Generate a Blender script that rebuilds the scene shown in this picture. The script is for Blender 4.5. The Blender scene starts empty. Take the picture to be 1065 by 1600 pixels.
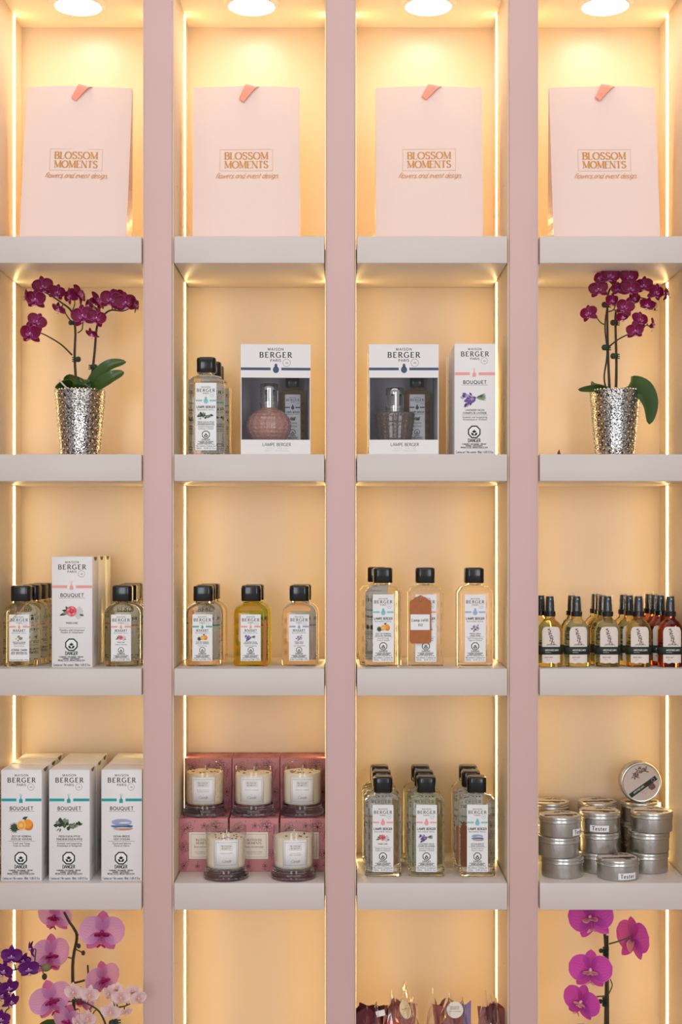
import bpy, bmesh, math, random
from mathutils import Vector, Matrix, Euler

random.seed(11)
scene = bpy.context.scene
COL = scene.collection

# ------------------------------------------------------------------ camera
K = 0.0012          # metres per photo pixel on the plane of the shelf fronts (y = 0)
DIST = 2.6          # camera distance to that plane
EYE = 1.45          # eye height
VX, VY = 532.0, 845.0

cam_data = bpy.data.cameras.new('camera')
cam = bpy.data.objects.new('camera', cam_data)
COL.objects.link(cam)
cam.location = (0, -DIST, EYE)
cam.rotation_euler = (math.pi / 2, 0, 0)
cam_data.sensor_fit = 'VERTICAL'
cam_data.sensor_height = 24.0
cam_data.lens = 24.0 * (DIST / K) / 1600.0
cam_data.shift_y = 45.0 / 1600.0
cam_data.shift_x = 0.5 / 1600.0
cam_data.clip_start = 0.05
scene.camera = cam

# ------------------------------------------------------------------ light
scene.view_settings.view_transform = 'Standard'
scene.view_settings.look = 'None'
scene.view_settings.gamma = 1.0
scene.view_settings.use_curve_mapping = False
scene.view_settings.exposure = 0.0
LED_STRENGTH = 15.6
LED_COLOR = (1.0, 0.72, 0.30)
DOWN_STRENGTH = 23.0
DOWN_COLOR = (1.0, 0.79, 0.66)

world = bpy.data.worlds.new('shop_interior_light')
scene.world = world
world.use_nodes = True
bg = world.node_tree.nodes['Background']
bg.inputs['Color'].default_value = (1.0, 0.93, 0.895, 1)
bg.inputs['Strength'].default_value = 0.42


def area_light(name, loc, target, sx, sy, power, color):
    d = bpy.data.lights.new(name, 'AREA')
    d.shape = 'RECTANGLE'
    d.size, d.size_y = sx, sy
    d.energy = power
    d.color = color
    o = bpy.data.objects.new(name, d)
    COL.objects.link(o)
    o.location = loc
    o.rotation_euler = (Vector(target) - Vector(loc)).to_track_quat('-Z', 'Y').to_euler()
    return o


# added cool area lights for two assumed, unseen shop windows behind the camera
area_light('assumed_window_light', (-1.1, -5.2, 1.7), (0, 0, 1.3), 1.0, 2.3, 45, (0.86, 0.93, 1.0))
area_light('assumed_ceiling_light', (0, -1.9, 3.3), (0, -0.4, 1.2), 3.4, 1.2, 24, (1.0, 0.94, 0.90))  # unseen ceiling light, assumed; added so the upper shelves come out brighter
area_light('assumed_window_light', (1.5, -5.2, 1.7), (0, 0, 1.3), 1.0, 2.3, 40, (0.90, 0.94, 1.0))


# ------------------------------------------------------------------ materials
def lin(c):
    return tuple((v / 255 / 12.92) if v / 255 <= 0.04045 else ((v / 255 + 0.055) / 1.055) ** 2.4 for v in c)


MATS = {}


def setin(node, key, val):
    if key in node.inputs:
        node.inputs[key].default_value = val


def mat(name, rgb, rough=0.5, metal=0.0, var=0.0, vscale=30.0, bump=0.0, bscale=200.0, coat=0.0,
        trans=0.0, ior=1.45, emit=None, estr=0.0, spec=0.5, sss=0.0, sheen=0.0):
    """principled material; colour given as srgb 0-255, with optional noise variation and bump"""
    if name in MATS:
        return MATS[name]
    m = bpy.data.materials.new(name)
    m.use_nodes = True
    nt = m.node_tree
    p = nt.nodes['Principled BSDF']
    c = lin(rgb)
    setin(p, 'Base Color', (*c, 1))
    setin(p, 'Roughness', rough)
    setin(p, 'Metallic', metal)
    setin(p, 'IOR', ior)
    setin(p, 'Transmission Weight', trans)
    setin(p, 'Coat Weight', coat)
    setin(p, 'Coat Roughness', 0.08)
    setin(p, 'Specular IOR Level', spec)
    if sss:
        setin(p, 'Subsurface Weight', sss)
        setin(p, 'Subsurface Radius', (0.01, 0.006, 0.004))
    if emit:
        setin(p, 'Emission Color', (*emit, 1))
        setin(p, 'Emission Strength', estr)
    if var > 0:
        tc = nt.nodes.new('ShaderNodeTexCoord')
        n = nt.nodes.new('ShaderNodeTexNoise')
        n.inputs['Scale'].default_value = vscale
        n.inputs['Detail'].default_value = 4
        r = nt.nodes.new('ShaderNodeValToRGB')
        r.color_ramp.elements[0].position = 0.3
        r.color_ramp.elements[1].position = 0.7
        r.color_ramp.elements[0].color = (*[max(0, v * (1 - var)) for v in c], 1)
        r.color_ramp.elements[1].color = (*[min(1, v * (1 + var)) for v in c], 1)
        nt.links.new(tc.outputs['Object'], n.inputs['Vector'])
        nt.links.new(n.outputs['Fac'], r.inputs['Fac'])
        nt.links.new(r.outputs['Color'], p.inputs['Base Color'])
    if bump > 0:
        tc = nt.nodes.new('ShaderNodeTexCoord')
        n = nt.nodes.new('ShaderNodeTexNoise')
        n.inputs['Scale'].default_value = bscale
        n.inputs['Detail'].default_value = 3
        b = nt.nodes.new('ShaderNodeBump')
        b.inputs['Strength'].default_value = bump
        b.inputs['Distance'].default_value = 0.002
        nt.links.new(tc.outputs['Object'], n.inputs['Vector'])
        nt.links.new(n.outputs['Fac'], b.inputs['Height'])
        nt.links.new(b.outputs['Normal'], p.inputs['Normal'])
    MATS[name] = m
    return m


def clear_film(name, tint, gloss_rough=0.05, ior=1.5, boost=1.0):
    """thin clear film: straight-through light plus fresnel gloss"""
    if name in MATS:
        return MATS[name]
    m = bpy.data.materials.new(name)
    m.use_nodes = True
    nt = m.node_tree
    out = nt.nodes['Material Output']
    nt.nodes.remove(nt.nodes['Principled BSDF'])
    t = nt.nodes.new('ShaderNodeBsdfTransparent')
    t.inputs['Color'].default_value = (*tint, 1)
    g = nt.nodes.new('ShaderNodeBsdfGlossy')
    g.inputs['Roughness'].default_value = gloss_rough
    g.inputs['Color'].default_value = (1, 1, 1, 1)
    lw = nt.nodes.new('ShaderNodeLayerWeight')
    lw.inputs['Blend'].default_value = 0.5
    pw = nt.nodes.new('ShaderNodeMath')
    pw.operation = 'POWER'
    pw.inputs[1].default_value = 4.0
    nt.links.new(lw.outputs['Facing'], pw.inputs[0])
    f = nt.nodes.new('ShaderNodeMath')
    f.operation = 'MULTIPLY_ADD'
    f0 = ((ior - 1) / (ior + 1)) ** 2
    f.inputs[1].default_value = 1 - f0
    f.inputs[2].default_value = f0
    nt.links.new(pw.outputs[0], f.inputs[0])
    mx = nt.nodes.new('ShaderNodeMixShader')
    mm = nt.nodes.new('ShaderNodeMath')
    mm.operation = 'MULTIPLY'
    mm.use_clamp = True
    mm.inputs[1].default_value = boost
    nt.links.new(f.outputs[0], mm.inputs[0])
    nt.links.new(mm.outputs[0], mx.inputs['Fac'])
    nt.links.new(t.outputs[0], mx.inputs[1])
    nt.links.new(g.outputs[0], mx.inputs[2])
    nt.links.new(mx.outputs[0], out.inputs['Surface'])
    MATS[name] = m
    return m


def petal_mat(name, base, rim, centre, rimw=0.12, vein=0.25, translucent=0.3):
    """petal: own colour pattern from the stored petal coordinates (edge distance, length)"""
    if name in MATS:
        return MATS[name]
    m = bpy.data.materials.new(name)
    m.use_nodes = True
    nt = m.node_tree
    p = nt.nodes['Principled BSDF']
    out = nt.nodes['Material Output']
    at = nt.nodes.new('ShaderNodeAttribute')
    at.attribute_name = 'petal'
    sep = nt.nodes.new('ShaderNodeSeparateColor')
    nt.links.new(at.outputs['Color'], sep.inputs['Color'])
    # rim
    r = nt.nodes.new('ShaderNodeMapRange')
    r.inputs['From Min'].default_value = 0.0
    r.inputs['From Max'].default_value = rimw
    r.inputs['To Min'].default_value = 1.0
    r.inputs['To Max'].default_value = 0.0
    nt.links.new(sep.outputs['Red'], r.inputs['Value'])
    # veins run along the petal
    w = nt.nodes.new('ShaderNodeMath')
    w.operation = 'SINE'
    mul = nt.nodes.new('ShaderNodeMath')
    mul.operation = 'MULTIPLY'
    mul.inputs[1].default_value = 55.0
    nt.links.new(sep.outputs['Blue'], mul.inputs[0])
    nt.links.new(mul.outputs[0], w.inputs[0])
    vm = nt.nodes.new('ShaderNodeMapRange')
    vm.inputs['From Min'].default_value = -1
    vm.inputs['From Max'].default_value = 1
    vm.inputs['To Min'].default_value = 0
    vm.inputs['To Max'].default_value = vein
    nt.links.new(w.outputs[0], vm.inputs['Value'])
    cm = nt.nodes.new('ShaderNodeMix')
    cm.data_type = 'RGBA'
    cm.inputs[6].default_value = (*lin(base), 1)
    cm.inputs[7].default_value = (*lin(centre), 1)
    lm = nt.nodes.new('ShaderNodeMapRange')
    lm.inputs['From Min'].default_value = 0.0
    lm.inputs['From Max'].default_value = 0.55
    lm.inputs['To Min'].default_value = 0.85
    lm.inputs['To Max'].default_value = 0.0
    nt.links.new(sep.outputs['Green'], lm.inputs['Value'])
    mx = nt.nodes.new('ShaderNodeMath')
    mx.operation = 'MAXIMUM'
    nt.links.new(lm.outputs[0], mx.inputs[0])
    nt.links.new(vm.outputs[0], mx.inputs[1])
    nt.links.new(mx.outputs[0], cm.inputs[0])
    cm2 = nt.nodes.new('ShaderNodeMix')
    cm2.data_type = 'RGBA'
    cm2.inputs[7].default_value = (*lin(rim), 1)
    nt.links.new(cm.outputs[2], cm2.inputs[6])
    nt.links.new(r.outputs[0], cm2.inputs[0])
    nt.links.new(cm2.outputs[2], p.inputs['Base Color'])
    setin(p, 'Roughness', 0.45)
    setin(p, 'Specular IOR Level', 0.3)
    tr = nt.nodes.new('ShaderNodeBsdfTranslucent')
    nt.links.new(cm2.outputs[2], tr.inputs['Color'])
    ms = nt.nodes.new('ShaderNodeMixShader')
    ms.inputs['Fac'].default_value = translucent
    nt.links.new(p.outputs[0], ms.inputs[1])
    nt.links.new(tr.outputs[0], ms.inputs[2])
    nt.links.new(ms.outputs[0], out.inputs['Surface'])
    MATS[name] = m
    return m


# ------------------------------------------------------------------ mesh helpers
def PXW(px, y):
    """photo column -> x of something that stands at depth y"""
    return (px - VX) * K * (DIST + y) / DIST


def PZW(py, y):
    return EYE + (VY - py) * K * (DIST + y) / DIST


class MB:
    def __init__(self):
        self.v, self.f, self.m = [], [], []

    def add(self, verts, faces, mi=0):
        b = len(self.v)
        self.v += [tuple(p) for p in verts]
        for fc in faces:
            self.f.append(tuple(b + i for i in fc))
            self.m.append(mi)
        return self

    def box(self, x0, x1, y0, y1, z0, z1, mi=0):
        v = [(x, y, z) for z in (z0, z1) for y in (y0, y1) for x in (x0, x1)]
        return self.add(v, [(0, 2, 3, 1), (4, 5, 7, 6), (0, 1, 5, 4), (2, 6, 7, 3), (0, 4, 6, 2), (1, 3, 7, 5)], mi)

    def loft(self, loops, mi=0, cap0=True, cap1=True, close=False):
        n = len(loops[0])
        v = [p for lp in loops for p in lp]
        f = []
        rows = len(loops)
        for r in range(rows if close else rows - 1):
            a, b = r * n, ((r + 1) % rows) * n
            for i in range(n):
                j = (i + 1) % n
                f.append((a + i, a + j, b + j, b + i))
        if cap0 and not close:
            f.append(tuple(range(n - 1, -1, -1)))
        if cap1 and not close:
            f.append(tuple((rows - 1) * n + i for i in range(n)))
        return self.add(v, f, mi)

    def lathe(self, prof, n=32, mi=0, cx=0, cy=0, cz=0, cap0=True, cap1=True, close=False):
        loops = [[(cx + r * math.cos(2 * math.pi * i / n), cy + r * math.sin(2 * math.pi * i / n), cz + z)
                  for i in range(n)] for r, z in prof]
        return self.loft(loops, mi, cap0, cap1, close)

    def tube(self, pts, rad, n=8, mi=0, smooth=4):
        pts = catmull([Vector(p) for p in pts], smooth) if smooth > 1 else [Vector(p) for p in pts]
        m = len(pts)
        loops = []
        up = None
        for i, p in enumerate(pts):
            d = (pts[min(i + 1, m - 1)] - pts[max(i - 1, 0)]).normalized()
            if up is None:
                up = d.orthogonal().normalized()
            up = (up - d * up.dot(d)).normalized()
            s = d.cross(up)
            t = i / max(1, m - 1)
            r = rad if not isinstance(rad, (list, tuple)) else rad[0] + (rad[1] - rad[0]) * t
            loops.append([p + up * (r * math.cos(2 * math.pi * k / n)) + s * (r * math.sin(2 * math.pi * k / n)) for k in range(n)])
        return self.loft(loops, mi)

    def sphere(self, c, rx, ry=None, rz=None, n=12, m=8, mi=0):
        ry = ry or rx
        rz = rz or rx
        loops = []
        for j in range(1, m):
            a = math.pi * j / m - math.pi / 2
            loops.append([(c[0] + rx * math.cos(a) * math.cos(2 * math.pi * i / n),
                           c[1] + ry * math.cos(a) * math.sin(2 * math.pi * i / n),
                           c[2] + rz * math.sin(a)) for i in range(n)])
        return self.loft(loops, mi)

    def flat(self, pts, y, mi=0):
        """a flat printed shape facing the viewer: points (x, z) at depth y"""
        return self.add([(p[0], y, p[1]) for p in pts], [tuple(range(len(pts)))], mi)

    def move(self, fn, start=0):
        self.v[start:] = [tuple(fn(Vector(p))) for p in self.v[start:]]
        return self

    def mesh(self, name, mats, smooth=30, bevel=0.0, recalc=True):
        me = bpy.data.meshes.new(name)
        me.from_pydata(self.v, [], self.f)
        for m in mats:
            me.materials.append(m)
        if len(mats) > 1:
            me.polygons.foreach_set('material_index', self.m)
        if bevel > 0 or recalc:
            bm = bmesh.new()
            bm.from_mesh(me)
            if recalc:
                bmesh.ops.recalc_face_normals(bm, faces=bm.faces)
            if bevel > 0:
                ed = [e for e in bm.edges if len(e.link_faces) == 2 and e.calc_face_angle(0) > 0.6]
                bmesh.ops.bevel(bm, geom=ed, offset=bevel, segments=2, affect='EDGES', profile=0.5)
            bm.to_mesh(me)
            bm.free()
        if smooth:
            me.polygons.foreach_set('use_smooth', [True] * len(me.polygons))
            me.set_sharp_from_angle(angle=math.radians(smooth))
        me.update()
        return me

    def build(self, name, mats, parent=None, smooth=30, bevel=0.0, recalc=True, loc=None, rot=None):
        if not isinstance(mats, (list, tuple)):
            mats = [mats]
        return link(name, self.mesh(name, mats, smooth, bevel, recalc), parent, loc, rot)


def link(name, data, parent=None, loc=None, rot=None):
    o = bpy.data.objects.new(name, data)
    COL.objects.link(o)
    if parent is not None:
        o.parent = parent
    if loc is not None:
        o.location = loc
    if rot is not None:
        o.rotation_euler = rot
    return o


def catmull(pts, k):
    if len(pts) < 3:
        return pts
    out = []
    for i in range(len(pts) - 1):
        p0, p1, p2, p3 = pts[max(i - 1, 0)], pts[i], pts[i + 1], pts[min(i + 2, len(pts) - 1)]
        for j in range(k):
            t = j / k
            out.append(0.5 * ((2 * p1) + (p2 - p0) * t + (2 * p0 - 5 * p1 + 4 * p2 - p3) * t * t + (3 * p1 - p0 - 3 * p2 + p3) * t ** 3))
    out.append(pts[-1])
    return out


def rrect(w, d, r, z, n=4, cx=0, cy=0):
    r = min(r, w / 2 - 1e-5, d / 2 - 1e-5)
    pts = []
    for sx, sy, a0 in ((1, 1, 0), (-1, 1, 90), (-1, -1, 180), (1, -1, 270)):
        for i in range(n + 1):
            a = math.radians(a0 + 90 * i / n)
            pts.append((cx + sx * (w / 2 - r) + r * math.cos(a), cy + sy * (d / 2 - r) + r * math.sin(a), z))
    return pts


def tag(o, label, cat, group=None):
    o['label'] = label
    o['category'] = cat
    if group:
        o['group'] = group
    return o


def thing(name, label, cat, group=None, loc=(0, 0, 0), rotz=0.0):
    o = bpy.data.objects.new(name, None)
    o.empty_display_size = 0.02
    COL.objects.link(o)
    o.location = loc
    o.rotation_euler = (0, 0, rotz)
    return tag(o, label, cat, group)


def struct(o):
    o['kind'] = 'structure'
    return o


def copy_tree(o, parent=None, skip=()):
    c = o.copy()
    COL.objects.link(c)
    if parent is not None:
        c.parent = parent
    for ch in list(o.children):
        if ch.name.split('.')[0] not in skip:
            copy_tree(ch, c, skip)
    return c


def place(root, loc, rotz=0.0, label=None, group=None, used=None):
    """first use moves the thing itself, later ones copy it with its parts"""
    o = root
    if root.get('_used'):
        o = copy_tree(root)
    root['_used'] = 1
    o.location = loc
    o.rotation_euler = (0, 0, rotz)
    if label:
        o['label'] = label
    if group:
        o['group'] = group
    return o


# ------------------------------------------------------------------ lettering (pen strokes turned into flat mesh)
def arc(cx, cy, rx, ry, a0, a1, n=9):
    return [(cx + rx * math.cos(math.radians(a0 + (a1 - a0) * i / n)), cy + ry * math.sin(math.radians(a0 + (a1 - a0) * i / n))) for i in range(n + 1)]


def crv(*pts):
    return [(p.x, p.y) for p in catmull([Vector((a, b, 0)) for a, b in pts], 3)]


S, C = 's', 'c'    # straight stroke, curved stroke
GL = {
    'A': (.84, [(S, [(0, 0), (.42, 1)]), (S, [(.42, 1), (.84, 0)]), (S, [(.15, .34), (.69, .34)])]),
    'B': (.68, [(S, [(.1, 0), (.1, 1)]), (C, [(.1, 1), (.34, 1)] + arc(.34, .76, .25, .24, 90, -90)[1:] + [(.1, .52)]),
                (C, [(.1, .52), (.36, .52)] + arc(.36, .26, .29, .26, 90, -90)[1:] + [(.1, 0)])]),
    'C': (.82, [(C, arc(.46, .5, .44, .5, 42, 318, 14))]),
    'D': (.82, [(S, [(.1, 0), (.1, 1)]), (C, [(.1, 1), (.32, 1)] + arc(.32, .5, .46, .5, 90, -90, 12)[1:] + [(.1, 0)])]),
    'E': (.62, [(S, [(.1, 0), (.1, 1)]), (S, [(.1, 1), (.58, 1)]), (S, [(.1, .52), (.48, .52)]), (S, [(.1, 0), (.6, 0)])]),
    'F': (.58, [(S, [(.1, 0), (.1, 1)]), (S, [(.1, 1), (.56, 1)]), (S, [(.1, .5), (.46, .5)])]),
    'G': (.88, [(C, arc(.46, .5, .44, .5, 42, 322, 14)), (S, [(.82, .44), (.82, .1)]), (S, [(.56, .44), (.86, .44)])]),
    'H': (.8, [(S, [(.1, 0), (.1, 1)]), (S, [(.7, 0), (.7, 1)]), (S, [(.1, .52), (.7, .52)])]),
    'I': (.22, [(S, [(.11, 0), (.11, 1)])]),
    'J': (.45, [(C, [(.34, 1), (.34, .25)] + arc(.18, .2, .16, .2, 0, -150)[1:])]),
    'K': (.72, [(S, [(.1, 0), (.1, 1)]), (S, [(.1, .4), (.64, 1)]), (S, [(.28, .56), (.7, 0)])]),
    'L': (.58, [(S, [(.1, 0), (.1, 1)]), (S, [(.1, 0), (.56, 0)])]),
    'M': (1.02, [('t', [(.1, 0), (.1, 1)]), (S, [(.1, 1), (.5, .05)]), (S, [(.5, .05), (.9, 1)]), (S, [(.9, 1), (.9, 0)])]),
    'N': (.86, [('t', [(.1, 0), (.1, 1)]), (S, [(.1, 1), (.76, 0)]), ('t', [(.76, 0), (.76, 1)])]),
    'O': (.96, [(C, arc(.48, .5, .45, .5, 90, 450, 20))]),
    'P': (.64, [(S, [(.1, 0), (.1, 1)]), (C, [(.1, 1), (.34, 1)] + arc(.34, .73, .27, .27, 90, -90)[1:] + [(.1, .46)])]),
    'Q': (.96, [(C, arc(.48, .5, .45, .5, 90, 450, 20)), (S, [(.52, .2), (.86, -.12)])]),
    'R': (.72, [(S, [(.1, 0), (.1, 1)]), (C, [(.1, 1), (.34, 1)] + arc(.34, .75, .25, .25, 90, -90)[1:] + [(.1, .5)]), (S, [(.34, .5), (.7, 0)])]),
    'S': (.66, [(C, crv((.58, .84), (.48, .96), (.32, 1), (.14, .93), (.08, .76), (.16, .61), (.34, .52), (.54, .4), (.6, .24), (.52, .07), (.34, 0), (.17, .04), (.06, .18)))]),
    'T': (.7, [(S, [(.35, 0), (.35, 1)]), (S, [(.02, 1), (.68, 1)])]),
    'U': (.8, [(C, [(.1, 1), (.1, .3)] + arc(.4, .3, .3, .3, 180, 360, 10)[1:] + [(.7, 1)])]),
    'V': (.78, [(S, [(0, 1), (.39, 0)]), (S, [(.39, 0), (.78, 1)])]),
    'W': (1.1, [(S, [(0, 1), (.28, 0)]), (S, [(.28, 0), (.55, .9)]), (S, [(.55, .9), (.82, 0)]), (S, [(.82, 0), (1.1, 1)])]),
    'X': (.74, [(S, [(.04, 1), (.7, 0)]), (S, [(.04, 0), (.7, 1)])]),
    'Y': (.74, [(S, [(.02, 1), (.37, .48)]), (S, [(.37, .48), (.72, 1)]), (S, [(.37, 0), (.37, .48)])]),
    'Z': (.66, [(S, [(.05, 1), (.6, 1)]), (S, [(.6, 1), (.05, 0)]), (S, [(.05, 0), (.62, 0)])]),
    'a': (.58, [(C, arc(.27, .31, .22, .31, 30, 390, 14)), (S, [(.49, .62), (.49, 0)])]),
    'b': (.6, [(S, [(.09, 1.02), (.09, 0)]), (C, arc(.31, .31, .22, .31, 30, 390, 14))]),
    'c': (.5, [(C, arc(.29, .31, .24, .31, 45, 315, 11))]),
    'd': (.6, [(S, [(.5, 1.02), (.5, 0)]), (C, arc(.28, .31, .22, .31, 30, 390, 14))]),
    'e': (.54, [(C, [(.06, .34), (.49, .34)] + arc(.28, .31, .22, .31, 8, 315, 12)[1:])]),
    'f': (.36, [(C, [(.15, 0), (.15, .8)] + arc(.29, .82, .14, .2, 180, 60, 5)[1:]), (S, [(.02, .6), (.34, .6)])]),
    'g': (.58, [(C, arc(.27, .31, .22, .31, 30, 390, 14)), (C, [(.49, .62), (.49, -.1)] + arc(.27, -.1, .22, .2, 0, -150, 7)[1:])]),
    'h': (.6, [(S, [(.1, 1.02), (.1, 0)]), (C, arc(.3, .38, .2, .24, 180, 0, 8) + [(.5, 0)])]),
    'i': (.22, [(S, [(.11, .62), (.11, 0)]), (S, [(.11, .95), (.11, .82)])]),
    'j': (.26, [(C, [(.15, .62), (.15, -.2), (.02, -.3)]), (S, [(.15, .95), (.15, .82)])]),
    'k': (.56, [(S, [(.1, 1.02), (.1, 0)]), (S, [(.1, .24), (.48, .62)]), (S, [(.24, .38), (.54, 0)])]),
    'l': (.22, [(S, [(.11, 1.02), (.11, 0)])]),
    'm': (.9, [(S, [(.1, .62), (.1, 0)]), (C, arc(.275, .4, .175, .22, 180, 0, 8) + [(.45, 0)]), (C, arc(.625, .4, .175, .22, 180, 0, 8) + [(.8, 0)])]),
    'n': (.6, [(S, [(.1, .62), (.1, 0)]), (C, arc(.3, .38, .2, .24, 180, 0, 8) + [(.5, 0)])]),
    'o': (.6, [(C, arc(.3, .31, .25, .31, 90, 450, 14))]),
    'p': (.6, [(S, [(.09, .62), (.09, -.3)]), (C, arc(.31, .31, .22, .31, 30, 390, 14))]),
    'q': (.6, [(S, [(.5, .62), (.5, -.3)]), (C, arc(.28, .31, .22, .31, 30, 390, 14))]),
    'r': (.42, [(S, [(.1, .62), (.1, 0)]), (C, arc(.28, .38, .18, .24, 180, 50, 6))]),
    's': (.46, [(C, crv((.4, .52), (.28, .62), (.12, .55), (.1, .42), (.24, .32), (.4, .2), (.36, .05), (.22, 0), (.06, .1)))]),
    't': (.38, [(C, [(.17, .85), (.17, .14)] + arc(.27, .13, .1, .13, 180, 300, 5)[1:]), (S, [(.02, .6), (.36, .6)])]),
    'u': (.6, [(C, [(.1, .62), (.1, .22)] + arc(.3, .22, .2, .22, 180, 360, 8)[1:]), (S, [(.5, .62), (.5, 0)])]),
    'v': (.54, [(S, [(.03, .62), (.27, 0)]), (S, [(.27, 0), (.51, .62)])]),
    'w': (.8, [(S, [(.03, .62), (.22, 0)]), (S, [(.22, 0), (.4, .56)]), (S, [(.4, .56), (.58, 0)]), (S, [(.58, 0), (.77, .62)])]),
    'x': (.52, [(S, [(.04, .62), (.48, 0)]), (S, [(.04, 0), (.48, .62)])]),
    'y': (.54, [(S, [(.03, .62), (.27, 0)]), (S, [(.51, .62), (.16, -.3)])]),
    'z': (.5, [(S, [(.05, .62), (.45, .62)]), (S, [(.45, .62), (.05, 0)]), (S, [(.05, 0), (.46, 0)])]),
    '0': (.62, [(C, arc(.31, .5, .26, .5, 90, 450, 16))]),
    '1': (.4, [(S, [(.08, .8), (.24, 1)]), (S, [(.24, 1), (.24, 0)])]),
    '2': (.6, [(C, arc(.3, .72, .24, .28, 170, -40, 9) + [(.06, 0)]), (S, [(.06, 0), (.56, 0)])]),
    '3': (.6, [(C, arc(.28, .76, .22, .24, 150, -90, 9)), (C, arc(.28, .26, .26, .26, 90, -150, 10))]),
    '4': (.6, [(S, [(.42, 0), (.42, 1)]), (S, [(.42, 1), (.04, .3)]), (S, [(.04, .3), (.58, .3)])]),
    '7': (.56, [(S, [(.04, 1), (.54, 1)]), (S, [(.54, 1), (.18, 0)])]),
    '5': (.6, [(S, [(.14, 1), (.5, 1)]), (S, [(.14, 1), (.12, .56)]), (C, arc(.28, .32, .26, .32, 120, -140, 10))]),
    '6': (.6, [(C, arc(.3, .32, .25, .32, 90, 450, 14)), (C, [(.06, .36), (.16, .78), (.42, 1)])]),
    '8': (.6, [(C, arc(.3, .76, .2, .24, 90, 450, 12)), (C, arc(.3, .27, .25, .27, 90, 450, 12))]),
    '9': (.6, [(C, arc(.3, .68, .25, .32, 90, 450, 14)), (C, [(.54, .64), (.44, .22), (.18, 0)])]),
    '$': (.6, [(C, crv((.52, .8), (.3, .94), (.1, .76), (.3, .52), (.52, .28), (.3, .06), (.06, .2))), (S, [(.3, 1.1), (.3, -.1)])]),
    '.': (.22, [(S, [(.11, .1), (.11, 0)])]), ',': (.22, [(S, [(.12, .1), (.06, -.14)])]),
    '/': (.4, [(S, [(0, -.1), (.4, 1.05)])]), '-': (.36, [(S, [(.04, .4), (.32, .4)])]),
    "'": (.18, [(S, [(.09, 1), (.09, .8)])]), ' ': (.34, []), '&': (.7, [(C, crv((.66, .0), (.2, .7), (.32, 1), (.46, .74), (.1, .3), (.28, 0), (.64, .4)))]),
}


def text_width(s, track):
    return sum(GL[c][0] + track for c in s) - track


def text(mb, s, x, z, size, y=0.0, mi=0, thick=.13, thin=.13, serif=False, width=None, shear=0.0, align='c', track=.1, sx=1.0):
    """write s with its baseline at z; x is the centre (or left edge); size is the cap height"""
    if width:
        nat = text_width(s, track) * size
        extra = (width - nat) / max(1, len(s) - 1) / size
        if -0.04 < extra < 0.5:
            track += extra
        else:
            sx = width / nat
    w = text_width(s, track) * size * sx
    ox = x - w / 2 if align == 'c' else x
    for ch in s:
        adv, strokes = GL[ch]
        for kind, pts in strokes:
            P = [(ox + (px + shear * pz) * size * sx, z + pz * size) for px, pz in pts]
            n = len(P)

            def half(dx, dz):
                L = math.hypot(dx, dz) or 1
                f = abs(dz) / L
                if kind == 't' or (kind == S and dx * dz > 0 and abs(dx) > .15 * abs(dz)):
                    f = 0.12
                return (thin + (thick - thin) * f) * size / 2
            if kind != C:
                (ax, az), (bx, bz) = P
                dx, dz = bx - ax, bz - az
                L = math.hypot(dx, dz) or 1
                h = half(dx, dz)
                nx, nz = -dz / L * h, dx / L * h
                mb.flat([(ax + nx, az + nz), (bx + nx, bz + nz), (bx - nx, bz - nz), (ax - nx, az - nz)], y, mi)
                if serif:
                    for (qx, qz), (kx, kz) in zip(P, pts):
                        if abs(dz) > abs(dx) * .6 and (abs(kz) < .02 or abs(kz - 1) < .02 or abs(kz - .62) < .02 or kz > 1):
                            sw, sh = (.15 if ch.isupper() else .1) * size, max(thin * .8, .05) * size
                            zz = qz if kz < .02 else qz - sh
                            mb.flat([(qx - sw, zz), (qx + sw, zz), (qx + sw, zz + sh), (qx - sw, zz + sh)], y, mi)
                        elif abs(dx) > abs(dz) * 3 and kx > .3 and (abs(kz) < .02 or abs(kz - 1) < .02):
                            sg = 1 if kz < .5 else -1
                            tw = max(thin, .05) * size
                            mb.flat([(qx - tw, qz), (qx, qz), (qx, qz + sg * .2 * size), (qx - tw * .5, qz + sg * .2 * size)], y, mi)
            else:
                Lp, Rp = [], []
                for i in range(n):
                    a, b = P[max(i - 1, 0)], P[min(i + 1, n - 1)]
                    dx, dz = b[0] - a[0], b[1] - a[1]
                    if i in (0, n - 1) and math.hypot(P[0][0] - P[-1][0], P[0][1] - P[-1][1]) < 1e-7:
                        dx, dz = P[1][0] - P[-2][0], P[1][1] - P[-2][1]
                    L = math.hypot(dx, dz) or 1
                    h = half(dx, dz)
                    Lp.append((P[i][0] - dz / L * h, P[i][1] + dx / L * h))
                    Rp.append((P[i][0] + dz / L * h, P[i][1] - dx / L * h))
                mb.add([(p[0], y, p[1]) for p in Lp + Rp], [(i, i + 1, n + i + 1, n + i) for i in range(n - 1)], mi)
        ox += (adv + track) * size * sx


def line_path(mb, pts, w, y, mi=0, closed=False):
    """thin printed line"""
    n = len(pts)
    Lp, Rp = [], []
    for i in range(n):
        a = pts[(i - 1) % n] if closed else pts[max(i - 1, 0)]
        b = pts[(i + 1) % n] if closed else pts[min(i + 1, n - 1)]
        dx, dz = b[0] - a[0], b[1] - a[1]
        L = math.hypot(dx, dz) or 1
        Lp.append((pts[i][0] - dz / L * w / 2, pts[i][1] + dx / L * w / 2))
        Rp.append((pts[i][0] + dz / L * w / 2, pts[i][1] - dx / L * w / 2))
    k = n if closed else n - 1
    mb.add([(p[0], y, p[1]) for p in Lp + Rp], [(i, (i + 1) % n, n + (i + 1) % n, n + i) for i in range(k)], mi)


def rect(mb, x0, x1, z0, z1, y, mi=0):
    mb.flat([(x0, z0), (x1, z0), (x1, z1), (x0, z1)], y, mi)


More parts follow.
